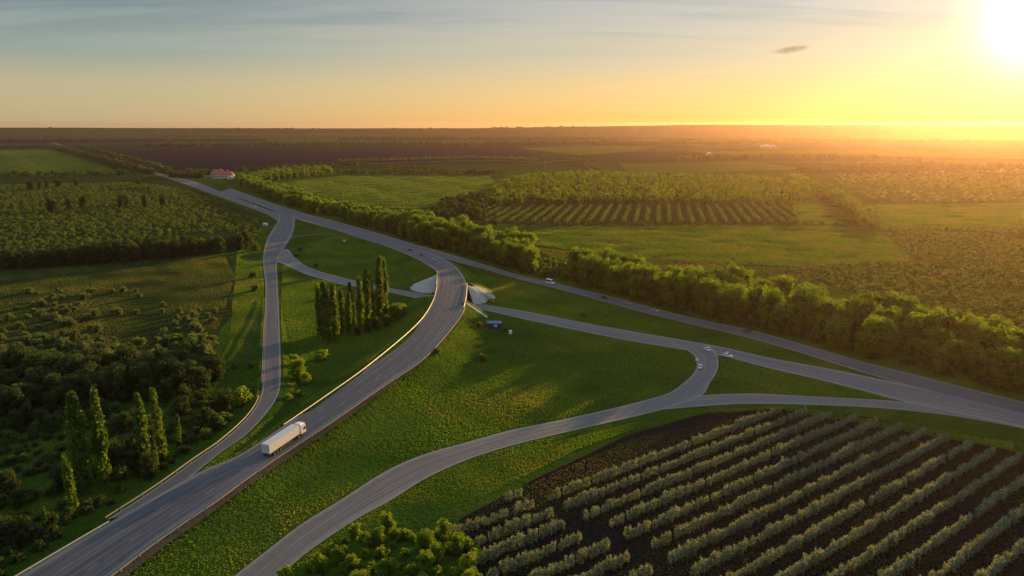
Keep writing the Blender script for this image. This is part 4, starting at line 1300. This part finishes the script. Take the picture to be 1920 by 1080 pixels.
M['scrub_grass'] = leaf_mat('scrub_grass', (0.030, 0.055, 0.010), (0.050, 0.080, 0.014), (0.10, 0.09, 0.03), trans=0.18)
grass_mass('weeds', [(870, 962), (1000, 905), (1180, 825), (1440, 772), (1900, 862), (2000, 1110), (880, 1110)], 16000, 85, 'scrub_grass', 'low weeds between the orchard rows', 0.2)
M['crop'] = leaf_mat('crop_blade', (0.028, 0.074, 0.007), (0.052, 0.105, 0.009), (0.085, 0.105, 0.02), trans=0.24)
for px, n_, lab in (([(960, 440), (1050, 426), (1350, 423), (1642, 427), (1714, 489), (1500, 501), (1300, 492), (1150, 478), (1010, 462)], 27000, 'tall hay on the pale meadow beyond the belt'),
                    ([(520, 345), (640, 330), (915, 330), (935, 345), (880, 372), (830, 388), (790, 394), (700, 388), (600, 368)], 16000, 'standing crop on the field behind the belt'),
                    ([(1600, 386), (1990, 380), (1990, 426), (1660, 426)], 15000, 'tall hay on the meadow under the sun'),
                    ([(1480, 375), (1570, 374), (1640, 421), (1500, 420)], 5000, 'grass on the open corner of the plantation'),
                    ([(1480, 504), (1712, 489), (1640, 428), (1990, 428), (1990, 640), (1920, 640), (1700, 575), (1560, 535)], 12000, 'grass between the bushes of the right scrubland'),
                    ([(1000, 465), (1150, 480), (1480, 505), (1560, 540), (1480, 560), (1240, 536), (1080, 515)], 9000, 'grass just behind the tree belt'),
                    ([(0, 284), (95, 281), (215, 319), (250, 327), (0, 330)], 12000, 'young wheat on the far left field')):
    grass_mass('crop_cover', px, n_, 90 + n_ % 97, 'scrub_grass' if 'scrub' in lab or 'behind the tree' in lab else 'crop', lab, 0.62 if 'scrub' in lab else 0.8)

# ------------------------------------------------------------------ vehicles
def wheel(parent, x, y, r, w, side):
    """tyre with its rim; the axle runs along y"""
    mb = MB(); mb.cyl((x, y - w / 2, r), r, w, 'y', 18)
    t = mb.build('wheel', M['rubber'], parent, bevel=0.03)
    mb = MB(); mb.cyl((x, y + side * (w / 2 + 0.004) - (0.02 if side > 0 else 0.0), r), r * 0.58, 0.02, 'y', 14)
    mb.build('rim', M['rim'], t)
    return t


def make_truck():
    t = empty('articulated_lorry')
    mb = MB(); mb.box((-6.9, 0, 2.72), (13.6, 2.55, 2.72))
    tr = mb.build('trailer', M['trailer'], t, bevel=0.05)
    mb = MB()
    for k in range(12): mb.box((-13.3 + k * 1.16, 0, 4.085), (0.07, 2.5, 0.03))
    for sy in (-1, 1): mb.box((-6.9, sy * 1.283, 4.02), (13.5, 0.03, 0.12)); mb.box((-6.9, sy * 1.283, 1.42), (13.5, 0.03, 0.14))
    mb.build('trailer_rails', M['offwhite'], tr)
    mb = MB()
    for sy in (-1, 1): mb.box((-13.715, sy * 0.63, 2.75), (0.03, 1.2, 2.5))
    dr = mb.build('rear_door', M['offwhite'], tr)
    mb = MB()
    for y in (-0.95, -0.3, 0.3, 0.95): mb.cyl((-13.76, y, 1.55), 0.025, 2.4, 'z', 6)
    mb.build('door_bars', M['steel'], dr)
    mb = MB(); mb.box((-13.73, 0, 1.05), (0.12, 2.4, 0.22)); mb.box((-13.6, 0, 0.62), (0.14, 2.3, 0.14))
    mb.build('rear_bumper', M['dark'], t)
    for sy in (-1, 1):
        mb = MB(); mb.box((-13.80, sy * 1.0, 1.05), (0.03, 0.34, 0.14)); mb.build('tail_light', M['red_lamp'], t)
    mb = MB(); mb.box((-7, 0, 1.15), (13.2, 1.1, 0.28)); mb.box((0.9, 0, 0.92), (5.6, 1.0, 0.3)); mb.box((-6.0, 1.1, 0.85), (5.0, 0.06, 0.55)); mb.box((-6.0, -1.1, 0.85), (5.0, 0.06, 0.55)); mb.box((-2.6, 0.75, 0.7), (0.16, 0.16, 0.9)); mb.box((-2.6, -0.75, 0.7), (0.16, 0.16, 0.9))
    mb.build('chassis', M['dark'], t)
    mb = MB()
    mb.prism([(-1.25, 0.55), (1.25, 0.55), (1.25, 2.6), (1.18, 3.35), (0.95, 3.72), (-0.95, 3.72), (-1.18, 3.35), (-1.25, 2.6)], 0.55, 2.95, 0.22, 2.7)
    cb = mb.build('cab', M['white'], t, bevel=0.06)
    mb = MB(); mb.add([(2.957, -1.08, 1.75), (2.957, 1.08, 1.75), (2.93, 1.02, 2.62), (2.93, -1.02, 2.62), (2.98, -1.08, 1.75), (2.98, 1.08, 1.75), (2.955, 1.02, 2.62), (2.955, -1.02, 2.62)], [(4, 5, 6, 7), (0, 3, 2, 1), (0, 1, 5, 4), (1, 2, 6, 5), (2, 3, 7, 6), (3, 0, 4, 7)])
    mb.build('windscreen', M['glass'], cb)
    for sy in (-1, 1):
        mb = MB(); mb.box((2.25, sy * 1.255, 2.15), (0.85, 0.02, 0.72)); mb.build('side_window', M['glass'], cb)
        mb = MB(); mb.box((2.8, sy * 1.45, 2.2), (0.10, 0.24, 0.75)); mb.tube([(2.75, sy * 1.2, 2.5), (2.8, sy * 1.42, 2.5)], 0.03); mb.build('mirror', M['dark'], cb)
        mb = MB(); mb.box((2.97, sy * 0.92, 0.95), (0.05, 0.4, 0.2)); mb.build('headlight', M['head_lamp'], cb)
    mb = MB(); mb.box((2.965, 0, 1.2), (0.04, 1.5, 0.5)); mb.build('grille', M['dark'], cb)
    mb = MB(); mb.add([(0.62, -1.15, 3.70), (2.1, -1.0, 3.70), (2.1, 1.0, 3.70), (0.62, 1.15, 3.70), (0.62, -1.05, 4.02), (1.0, -0.9, 4.0), (1.0, 0.9, 4.0), (0.62, 1.05, 4.02)], [(3, 2, 1, 0), (4, 5, 6, 7), (0, 1, 5, 4), (1, 2, 6, 5), (2, 3, 7, 6), (3, 0, 4, 7)])
    mb.build('roof_deflector', M['white'], t, bevel=0.03)
    mb = MB(); mb.box((0.9, 1.0, 0.75), (1.2, 0.5, 0.5)); mb.box((0.9, -1.0, 0.75), (1.2, 0.5, 0.5)); mb.build('fuel_tank', M['rim'], t, bevel=0.05)
    for x in (-11.6, -10.3, -9.0, -0.6, 2.0):
        for sy in (-1, 1): wheel(t, x, sy * 1.08, 0.5, 0.34, sy)
    return t


def make_car(name, paint_, L=4.4, Wd=1.78, H=1.46, kind='car'):
    t = empty(name)
    hl, hw = L / 2, Wd / 2
    if kind == 'car':
        low = [(-hl, 0.35), (-hl + .05, 0.85), (-hl + 0.5, 0.95), (hl * 0.42, 0.95), (hl - 0.25, 0.78), (hl, 0.6), (hl, 0.3), (hl - .2, 0.22), (-hl + .2, 0.22)]
        top = [(-hl * 0.78, 0.94), (-hl * 0.52, H), (hl * 0.05, H), (hl * 0.42, 0.94)]
    else:
        low = [(-hl, 0.4), (-hl, 1.15), (hl * 0.62, 1.15), (hl - 0.1, 0.95), (hl, 0.7), (hl, 0.3), (-hl + .2, 0.28)]
        top = [(-hl, 1.14), (-hl + 0.08, H), (hl * 0.42, H), (hl * 0.68, 1.14)]

    def slab(prof, w0, w1, zlo, zhi):
        mb = MB(); n = len(prof); vs = []
        for s in (-1, 1):
            for x, z in prof:
                w = w0 + (w1 - w0) * (z - zlo) / (zhi - zlo)
                vs.append((x, s * w, z))
        mb.add(vs, [tuple(range(n)), tuple(range(2 * n - 1, n - 1, -1))] + [((i + 1) % n, i, n + i, n + (i + 1) % n) for i in range(n)])
        return mb
    body = slab(low, hw, hw * 0.98, 0.2, 1.2).build('body', paint_, t, bevel=0.06)
    cab_ = slab(top, hw * 0.95, hw * 0.76, 0.94, H)
    cb = cab_.build('cabin', paint_, t, bevel=0.05)
    z0, z1 = (0.99, H - 0.10) if kind == 'car' else (1.22, H - 0.2)

    def wat(z): return hw * 0.95 + (hw * 0.76 - hw * 0.95) * (z - 0.94) / (H - 0.94) + 0.012
    xa, xb = top[0][0], top[3][0]
    for sy in (-1, 1):
        mb = MB()
        xs_ = [(xa + (top[1][0] - xa) * .25 + .1, z0), (xb - (xb - top[2][0]) * .12 - .12, z0), (top[2][0] - .02, z1), (top[1][0] + .1, z1)]
        mb.add([(x, sy * wat(z), z) for x, z in xs_] + [(x, sy * (wat(z) - 0.03), z) for x, z in xs_], [(0, 1, 2, 3), (7, 6, 5, 4), (0, 4, 5, 1), (1, 5, 6, 2), (2, 6, 7, 3), (3, 7, 4, 0)])
        mb.build('side_window', M['glass'], cb)
    for nm_, (p, q_) in (('windscreen', (top[3], top[2])), ('rear_window', (top[0], top[1]))):
        mb = MB(); sg = 1 if nm_ == 'windscreen' else -1
        a0 = (p[0] + (q_[0] - p[0]) * .12, p[1] + (q_[1] - p[1]) * .12); a1_ = (p[0] + (q_[0] - p[0]) * .86, p[1] + (q_[1] - p[1]) * .86)
        vs = []
        for dx in (0.02, -0.02):
            for (x, z), sy in ((a0, -1), (a0, 1), (a1_, 1), (a1_, -1)):
                vs.append((x + sg * dx, sy * (wat(z) - 0.10), z + 0.01))
        mb.add(vs, [(0, 1, 2, 3), (7, 6, 5, 4), (0, 4, 5, 1), (1, 5, 6, 2), (2, 6, 7, 3), (3, 7, 4, 0)])
        mb.build(nm_, M['glass'], cb)
    for sy in (-1, 1):
        mb = MB(); mb.box((hl - 0.02, sy * hw * 0.72, 0.66), (0.1, 0.34, 0.14)); mb.build('headlight', M['head_lamp'], t)
        mb = MB(); mb.box((-hl + 0.01, sy * hw * 0.75, 0.8), (0.08, 0.3, 0.14)); mb.build('tail_light', M['red_lamp'], t)
        for x in (-hl * 0.62, hl * 0.62): wheel(t, x, sy * (hw - 0.10), 0.33, 0.22, sy)
    return t


def copy_tree(o, parent=None):
    c = o.copy(); COL.objects.link(c); c.parent = parent
    for ch in o.children: copy_tree(ch, c)
    return c


def on_road(nm, px, py, f, flip=False):
    """point on a road nearest to a pixel, at the fraction f of its width, and the heading there"""
    A = ROADS[nm]
    p = G(px, py, 0)
    for _ in range(3):
        k = int(np.argmin(np.linalg.norm(A[:, 0:2] - p, axis=1)))
        p = G(px, py, A[k, 6])
    t = A[min(k + 2, len(A) - 1), 0:2] - A[max(k - 2, 0), 0:2]
    q = A[k, 2:4] + (A[k, 4:6] - A[k, 2:4]) * f
    a = math.atan2(t[1], t[0]) + (math.pi if flip else 0)
    return (q[0], q[1], A[k, 6] + OFF[nm] + 0.005), a


lorry = make_truck()
pr, pf = G(499, 852, 4.8), G(570, 811, 5.2)
mid = pr + (pf - pr) * 0.8
kk_ = int(np.argmin(np.linalg.norm(A[:, 0:2] - mid, axis=1)))
tt_ = A[kk_ + 3, 0:2] - A[kk_ - 6, 0:2]
print('lorry length seen', np.linalg.norm(pf - pr), 'heading', math.degrees(math.atan2(*tt_)))
lorry.location = (mid[0], mid[1], A[kk_, 6] + OFF['main'] + 0.01)
dz_ = (A[kk_ + 3, 6] - A[kk_ - 6, 6]) / np.linalg.norm(tt_)
lorry.rotation_euler = (0, -math.atan(dz_), math.atan2(tt_[1], tt_[0]))
tag(lorry, 'long white articulated lorry driving up the main road', 'lorry')

CARS = [('van', 'highway', 1042, 531, 0.30, False, 'white', 'large white van on the highway in front of the trees', 'van'),
        ('dark', 'highway', 1141, 560, 0.55, False, 'black_car', 'dark car following the white van on the highway', 'car'),
        ('silver', 'highway', 1185, 570, 0.45, False, 'silver_car', 'silver car in the middle of the highway line', 'car'),
        ('silver', 'highway', 1237, 583, 0.4, False, 'silver_car', 'last silver car of the highway line, nearest the crossroads', 'car'),
        ('dark', 'highway', 1400, 627, 0.35, False, 'black_car', 'dark car alone on the highway under the right trees', 'car'),
        ('dark', 'main', 783, 469, 0.55, False, 'black_car', 'farther dark car of the pair beyond the bridge', 'car'),
        ('dark', 'main', 807, 478, 0.5, False, 'black_car', 'nearer dark car of the pair beyond the bridge', 'car'),
        ('silver', 'main', 834, 490, 0.5, False, 'silver_car', 'pale car about to reach the bridge', 'car'),
        ('white', 'second', 490, 388, 0.5, False, 'white', 'white car on the second carriageway near the ramp', 'car'),
        ('white', 'loop', 1321, 657, 0.75, True, 'white', 'white car crossing the junction, uppermost of the three there', 'car'),
        ('white', 'lower', 1349, 670, 0.95, False, 'white', 'white car on the right corner of the junction', 'car'),
        ('white', 'loop', 1311, 688, 0.18, True, 'white', 'white car waiting on the left of the pale slip road', 'car')]
PROTO = {}
for kind, nm, px, py, f, flip, pm, lab, cat in CARS:
    if kind not in PROTO:
        c = make_car('van', M['white'], 6.2, 2.1, 2.55, 'van') if kind == 'van' else make_car('car', M[pm])
        PROTO[kind] = c
    else:
        c = copy_tree(PROTO[kind])
    loc, a = on_road(nm, px, py, f, flip)
    c.location = loc; c.rotation_euler = (0, 0, a)
    tag(c, lab, cat, 'vehicles on the interchange')

# ------------------------------------------------------------------ small structures
def gz(p): return float(ground_h([[p[0], p[1]]])[0])


# blue shed at the foot of the bank
p = G(926, 617)
shed = empty('shed', (p[0], p[1], gz(p)), R(-6))
mb = MB(); mb.box((0, 1.4, 1.35), (6.4, 2.8, 2.7)); w_ = mb.build('wall', M['sign_blue'], shed, bevel=0.03)
mb = MB(); mb.add([(-3.5, -0.35, 2.72), (3.5, -0.35, 2.72), (3.5, 3.15, 3.1), (-3.5, 3.15, 3.1), (-3.5, -0.35, 2.86), (3.5, -0.35, 2.86), (3.5, 3.15, 3.24), (-3.5, 3.15, 3.24)], [(3, 2, 1, 0), (4, 5, 6, 7), (0, 1, 5, 4), (1, 2, 6, 5), (2, 3, 7, 6), (3, 0, 4, 7)]); mb.build('roof', M['blue'], shed)
mb = MB(); mb.box((-1.6, -0.02, 1.05), (0.95, 0.06, 2.05)); mb.build('door', M['dark'], shed)
mb = MB(); mb.box((0.9, -0.02, 1.65), (1.5, 0.06, 0.9)); mb.build('window', M['head_lamp'], shed)
tag(shed, 'dark blue shed with lighter roof at the foot of the bridge bank', 'shed')
p = G(957, 629)
bx = empty('water_tank', (p[0], p[1], gz(p)))
mb = MB(); mb.cyl((0, 0, 0.9), 0.75, 1.5, 'z', 16); mb.build('tank', M['white'], bx, bevel=0.08)
mb = MB()
for x in (-.5, .5):
    for y in (-.5, .5): mb.box((x, y, 0.45), (0.1, 0.1, 0.9))
mb.build('stand', M['steel'], bx)
tag(bx, 'small white tank standing right of the blue shed', 'tank')

# stairway down the bank
a0, a1_ = G(875, 571, 7.2), G(913, 602, 0.3)
st_ = empty('stairway', (a1_[0], a1_[1], 0))
n_ = 46
mb = MB(); rl = MB(); d_ = (a1_ - a0) / np.linalg.norm(a1_ - a0); ang = math.atan2(d_[1], d_[0]); L_ = np.linalg.norm(a1_ - a0)
rp = []
for k in range(n_):
    q = a0 + d_ * L_ * (k + 0.5) / n_
    z = gz(q)
    mb.box((q[0] - a1_[0], q[1] - a1_[1], z + 0.08), (L_ / n_ + 0.03, 1.7, 0.5), ang)
    rp.append((q[0] - a1_[0], q[1] - a1_[1], z))
mb.build('flight', M['offwhite'], st_)
for s_ in (-0.8, 0.8):
    rl.tube([(x - d_[1] * s_, y + d_[0] * s_, z + 1.25) for x, y, z in rp[::3]], 0.05)
    for x, y, z in rp[::6]: rl.box((x - d_[1] * s_, y + d_[0] * s_, z + 0.75), (0.06, 0.06, 1.0))
rl.build('handrail', M['offwhite'], st_)
tag(st_, 'pale concrete stairway running down the bank from the bridge corner', 'stairway')


def house(px, py, W_, D_, Hw, Hr, rz, wall, roof, lab, windows=4, name='building'):
    p = G(px, py)
    b = empty(name, (p[0], p[1], 0), rz)
    mb = MB(); mb.box((0, 0, Hw / 2), (W_, D_, Hw)); mb.build('wall', wall, b)
    mb = MB(); e = 0.5
    x, y = W_ / 2 + e, D_ / 2 + e
    mb.add([(-x, -y, Hw), (x, -y, Hw), (x, y, Hw), (-x, y, Hw), (-x + y * .8, 0, Hw + Hr), (x - y * .8, 0, Hw + Hr)], [(3, 2, 1, 0), (0, 1, 5, 4), (1, 2, 5), (2, 3, 4, 5), (3, 0, 4)])
    rf = mb.build('roof', roof, b)
    mb = MB(); mb.box((W_ * .2, D_ * .12, Hw + Hr * .8), (0.9, 0.9, Hr * 1.0)); mb.build('chimney', M['wall_cream'], rf)
    for k in range(windows):
        mb = MB(); mb.box((-W_ / 2 + W_ * (k + .5) / windows, -D_ / 2 - 0.02, Hw * .55), (W_ / windows * .45, 0.08, Hw * .36)); mb.build('window', M['glass'], b)
    mb = MB(); mb.box((W_ * .05, -D_ / 2 - 0.03, 1.1), (1.2, 0.08, 2.2)); mb.build('door', M['dark'], b)
    return tag(b, lab, 'building', 'buildings by the far road')


house(420, 334.5, 34, 14, 6.0, 7, R(10), M['wall_cream'], M['roof_red'], 'long cream building with a red roof beside the far road', 7)
house(409, 330.5, 24, 12, 6, 6.5, R(10), M['wall_cream'], M['roof_red'], 'smaller red roofed house behind the long cream building', 4)
house(432, 335.5, 6, 6, 4.6, 1.2, R(15), M['white'], M['offwhite'], 'little white hut at the right end of the cream building', 2)
p = G(391, 335.5)
cp = empty('canopy', (p[0], p[1], 0), R(10))
mb = MB(); mb.box((0, 0, 4.8), (12, 8, 0.8)); mb.build('roof', M['green_metal'], cp)
for x in (-5, 5):
    for y in (-3, 3):
        mb = MB(); mb.cyl((x, y, 0), 0.2, 4.4, 'z', 8); mb.build('post', M['white'], cp)
tag(cp, 'green topped filling station canopy left of the cream building', 'canopy')
for px, py, w_, lab in ((1435, 276, 34, 'low white barn far right of the bright green strip'), (1450, 276.5, 20, 'short white barn next to the low long one'), (1772, 259, 60, 'pale barn far off right below the sun'), (1835, 258.5, 40, 'smaller pale barn below the sun near the right edge'), (1330, 291, 14, 'lone white hut beyond the yellow strip')):
    o = house(px, py, w_, 14, 6, 4, R(4), M['offwhite'], M['offwhite'], lab, 4, 'barn')
    o['group'] = 'far barns on the plain'; o['category'] = 'barn'


def sign(px, py, h, w_, hh, face, lab, rz=0.0, name='road_sign'):
    p = G(px, py); z = gz(p)
    s_ = empty(name, (p[0], p[1], z), rz)
    mb = MB(); mb.cyl((0, 0, -.3), 0.06, h + .3, 'z', 8); mb.build('post', M['steel'], s_)
    mb = MB(); mb.box((0, -0.08, h - hh / 2), (w_, 0.05, hh)); mb.build('panel', face, s_, bevel=0.015)
    return tag(s_, lab, 'sign')


sign(1306, 683, 2.6, 1.1, 1.1, M['white'], 'white sign at the left corner of the junction')
sign(646, 457, 3.2, 2.2, 1.4, M['offwhite'], 'white sign on the grass island left of the highway')
sign(812, 505, 2.6, 0.9, 0.9, M['offwhite'], 'small sign at the far left bridge corner')
sign(1364, 668, 2.2, 0.8, 0.7, M['offwhite'], 'little sign right of the white car at the junction')
for px, yb, yt, lab in ((961, 851, 838, 'slim pale marker post between slip road and orchard'), (1488, 787, 765, 'dark pole at the top of the orchard beside the slip road'), (1022, 318, 296, 'thin mast behind the far plantation')):
    p = G(px, yb); h = px_height(px, yb, yt)
    u_ = empty('utility_pole', (*p, gz(p)))
    mb = MB(); mb.cyl((0, 0, -.3), 0.11, h + .3, 'z', 8, 0.07); mb.build('post', M['bark'] if 'dark' in lab else M['offwhite'], u_)
    mb = MB(); mb.box((0, 0, h - 0.25), (0.9 if h > 4 else 0.3, 0.1, 0.12)); mb.build('crossbar', M['bark'] if 'dark' in lab else M['offwhite'], u_)
    tag(u_, lab, 'pole')
p = G(498, 424)
tn = empty('parked_trailer', (*p, 0.02), R(-35))
mb = MB(); mb.prism([(-1.2, 0.7), (1.2, 0.7), (1.2, 2.5), (0.9, 2.9), (-0.9, 2.9), (-1.2, 2.5)], -2.6, 2.6); mb.build('body', M['white'], tn, bevel=0.06)
mb = MB(); mb.box((0, -1.21, 1.9), (3.2, 0.04, 0.7)); mb.build('window', M['glass'], tn)
for sy in (-1, 1): wheel(tn, -0.4, sy * 1.05, 0.36, 0.22, sy)
mb = MB(); mb.tube([(2.5, 0, 0.7), (3.9, 0, 0.55)], 0.06); mb.build('drawbar', M['steel'], tn)
tag(tn, 'white trailer parked in the bushes left of the ramp fork', 'trailer')

# ------------------------------------------------------------------ one small dark cloud low in the evening sky
def small_cloud(px, py, dist):
    d = ROTN @ np.array([(px - 960.0) / FPX, -(py - 540.0) / FPX, -1.0])
    c = d / math.hypot(d[0], d[1]) * dist
    import bmesh
    bm = bmesh.new()
    for dx, dz, r in ((-140, -22, 85), (-70, -8, 100), (0, 2, 110), (80, 10, 95), (150, 14, 85), (210, 14, 50), (-195, -30, 45)):
        bmesh.ops.create_icosphere(bm, subdivisions=3, radius=r, matrix=Matrix.Translation((dx, 0, dz)) @ Matrix.Diagonal((1.0, 1.0, 0.42, 1)))
    me = bpy.data.meshes.new('cloud'); bm.to_mesh(me); bm.free()
    m, N = new_mat('cloud_vapour')
    pos = N.n('ShaderNodeTexCoord').outputs['Object']
    q = N.map(pos, (1 / 260.0, 1 / 150.0, 1 / 48.0))
    ln = N.n('ShaderNodeVectorMath', operation='LENGTH', ins={0: q}).outputs['Value']
    f = N.math('SUBTRACT', N.noise(N.map(pos, (1, 1, 2.4)), 0.011, 5, 0.65), N.math('MULTIPLY', ln, 0.48))
    den = N.math('MULTIPLY', N.ramp(f, 0.0, 0.40), 0.0065)
    v = N.n('ShaderNodeVolumePrincipled', ins={'Color': (0.45, 0.36, 0.27, 1.0), 'Density': den, 'Anisotropy': 0.2})
    N.n('ShaderNodeOutputMaterial', ins={1: v.outputs[0]})
    me.materials.append(m)
    o = link('cloud', me, None, (c[0], c[1], CAMH + c[2]), (0, R(-4), -math.atan2(c[0], c[1])))
    return tag(o, 'single small dark cloud drifting left of the low sun', 'cloud')


small_cloud(1481, 93, 9000.0)

# ------------------------------------------------------------------ haze: even, pale evening air
def haze_box():
    mb = MB()
    mb.box((0, 3000, 48.0), (16000, 10600, 100.0))
    m, N = new_mat('haze')
    v = N.n('ShaderNodeVolumePrincipled', ins={'Color': (1.0, 0.70, 0.54, 1.0), 'Density': 0.000041, 'Anisotropy': 0.75})
    N.n('ShaderNodeOutputMaterial', ins={1: v.outputs[0]})
    o = mb.build('haze', m)
    tag(o, 'thin warm haze over the whole plain', kind='stuff')
    return o


haze_box()
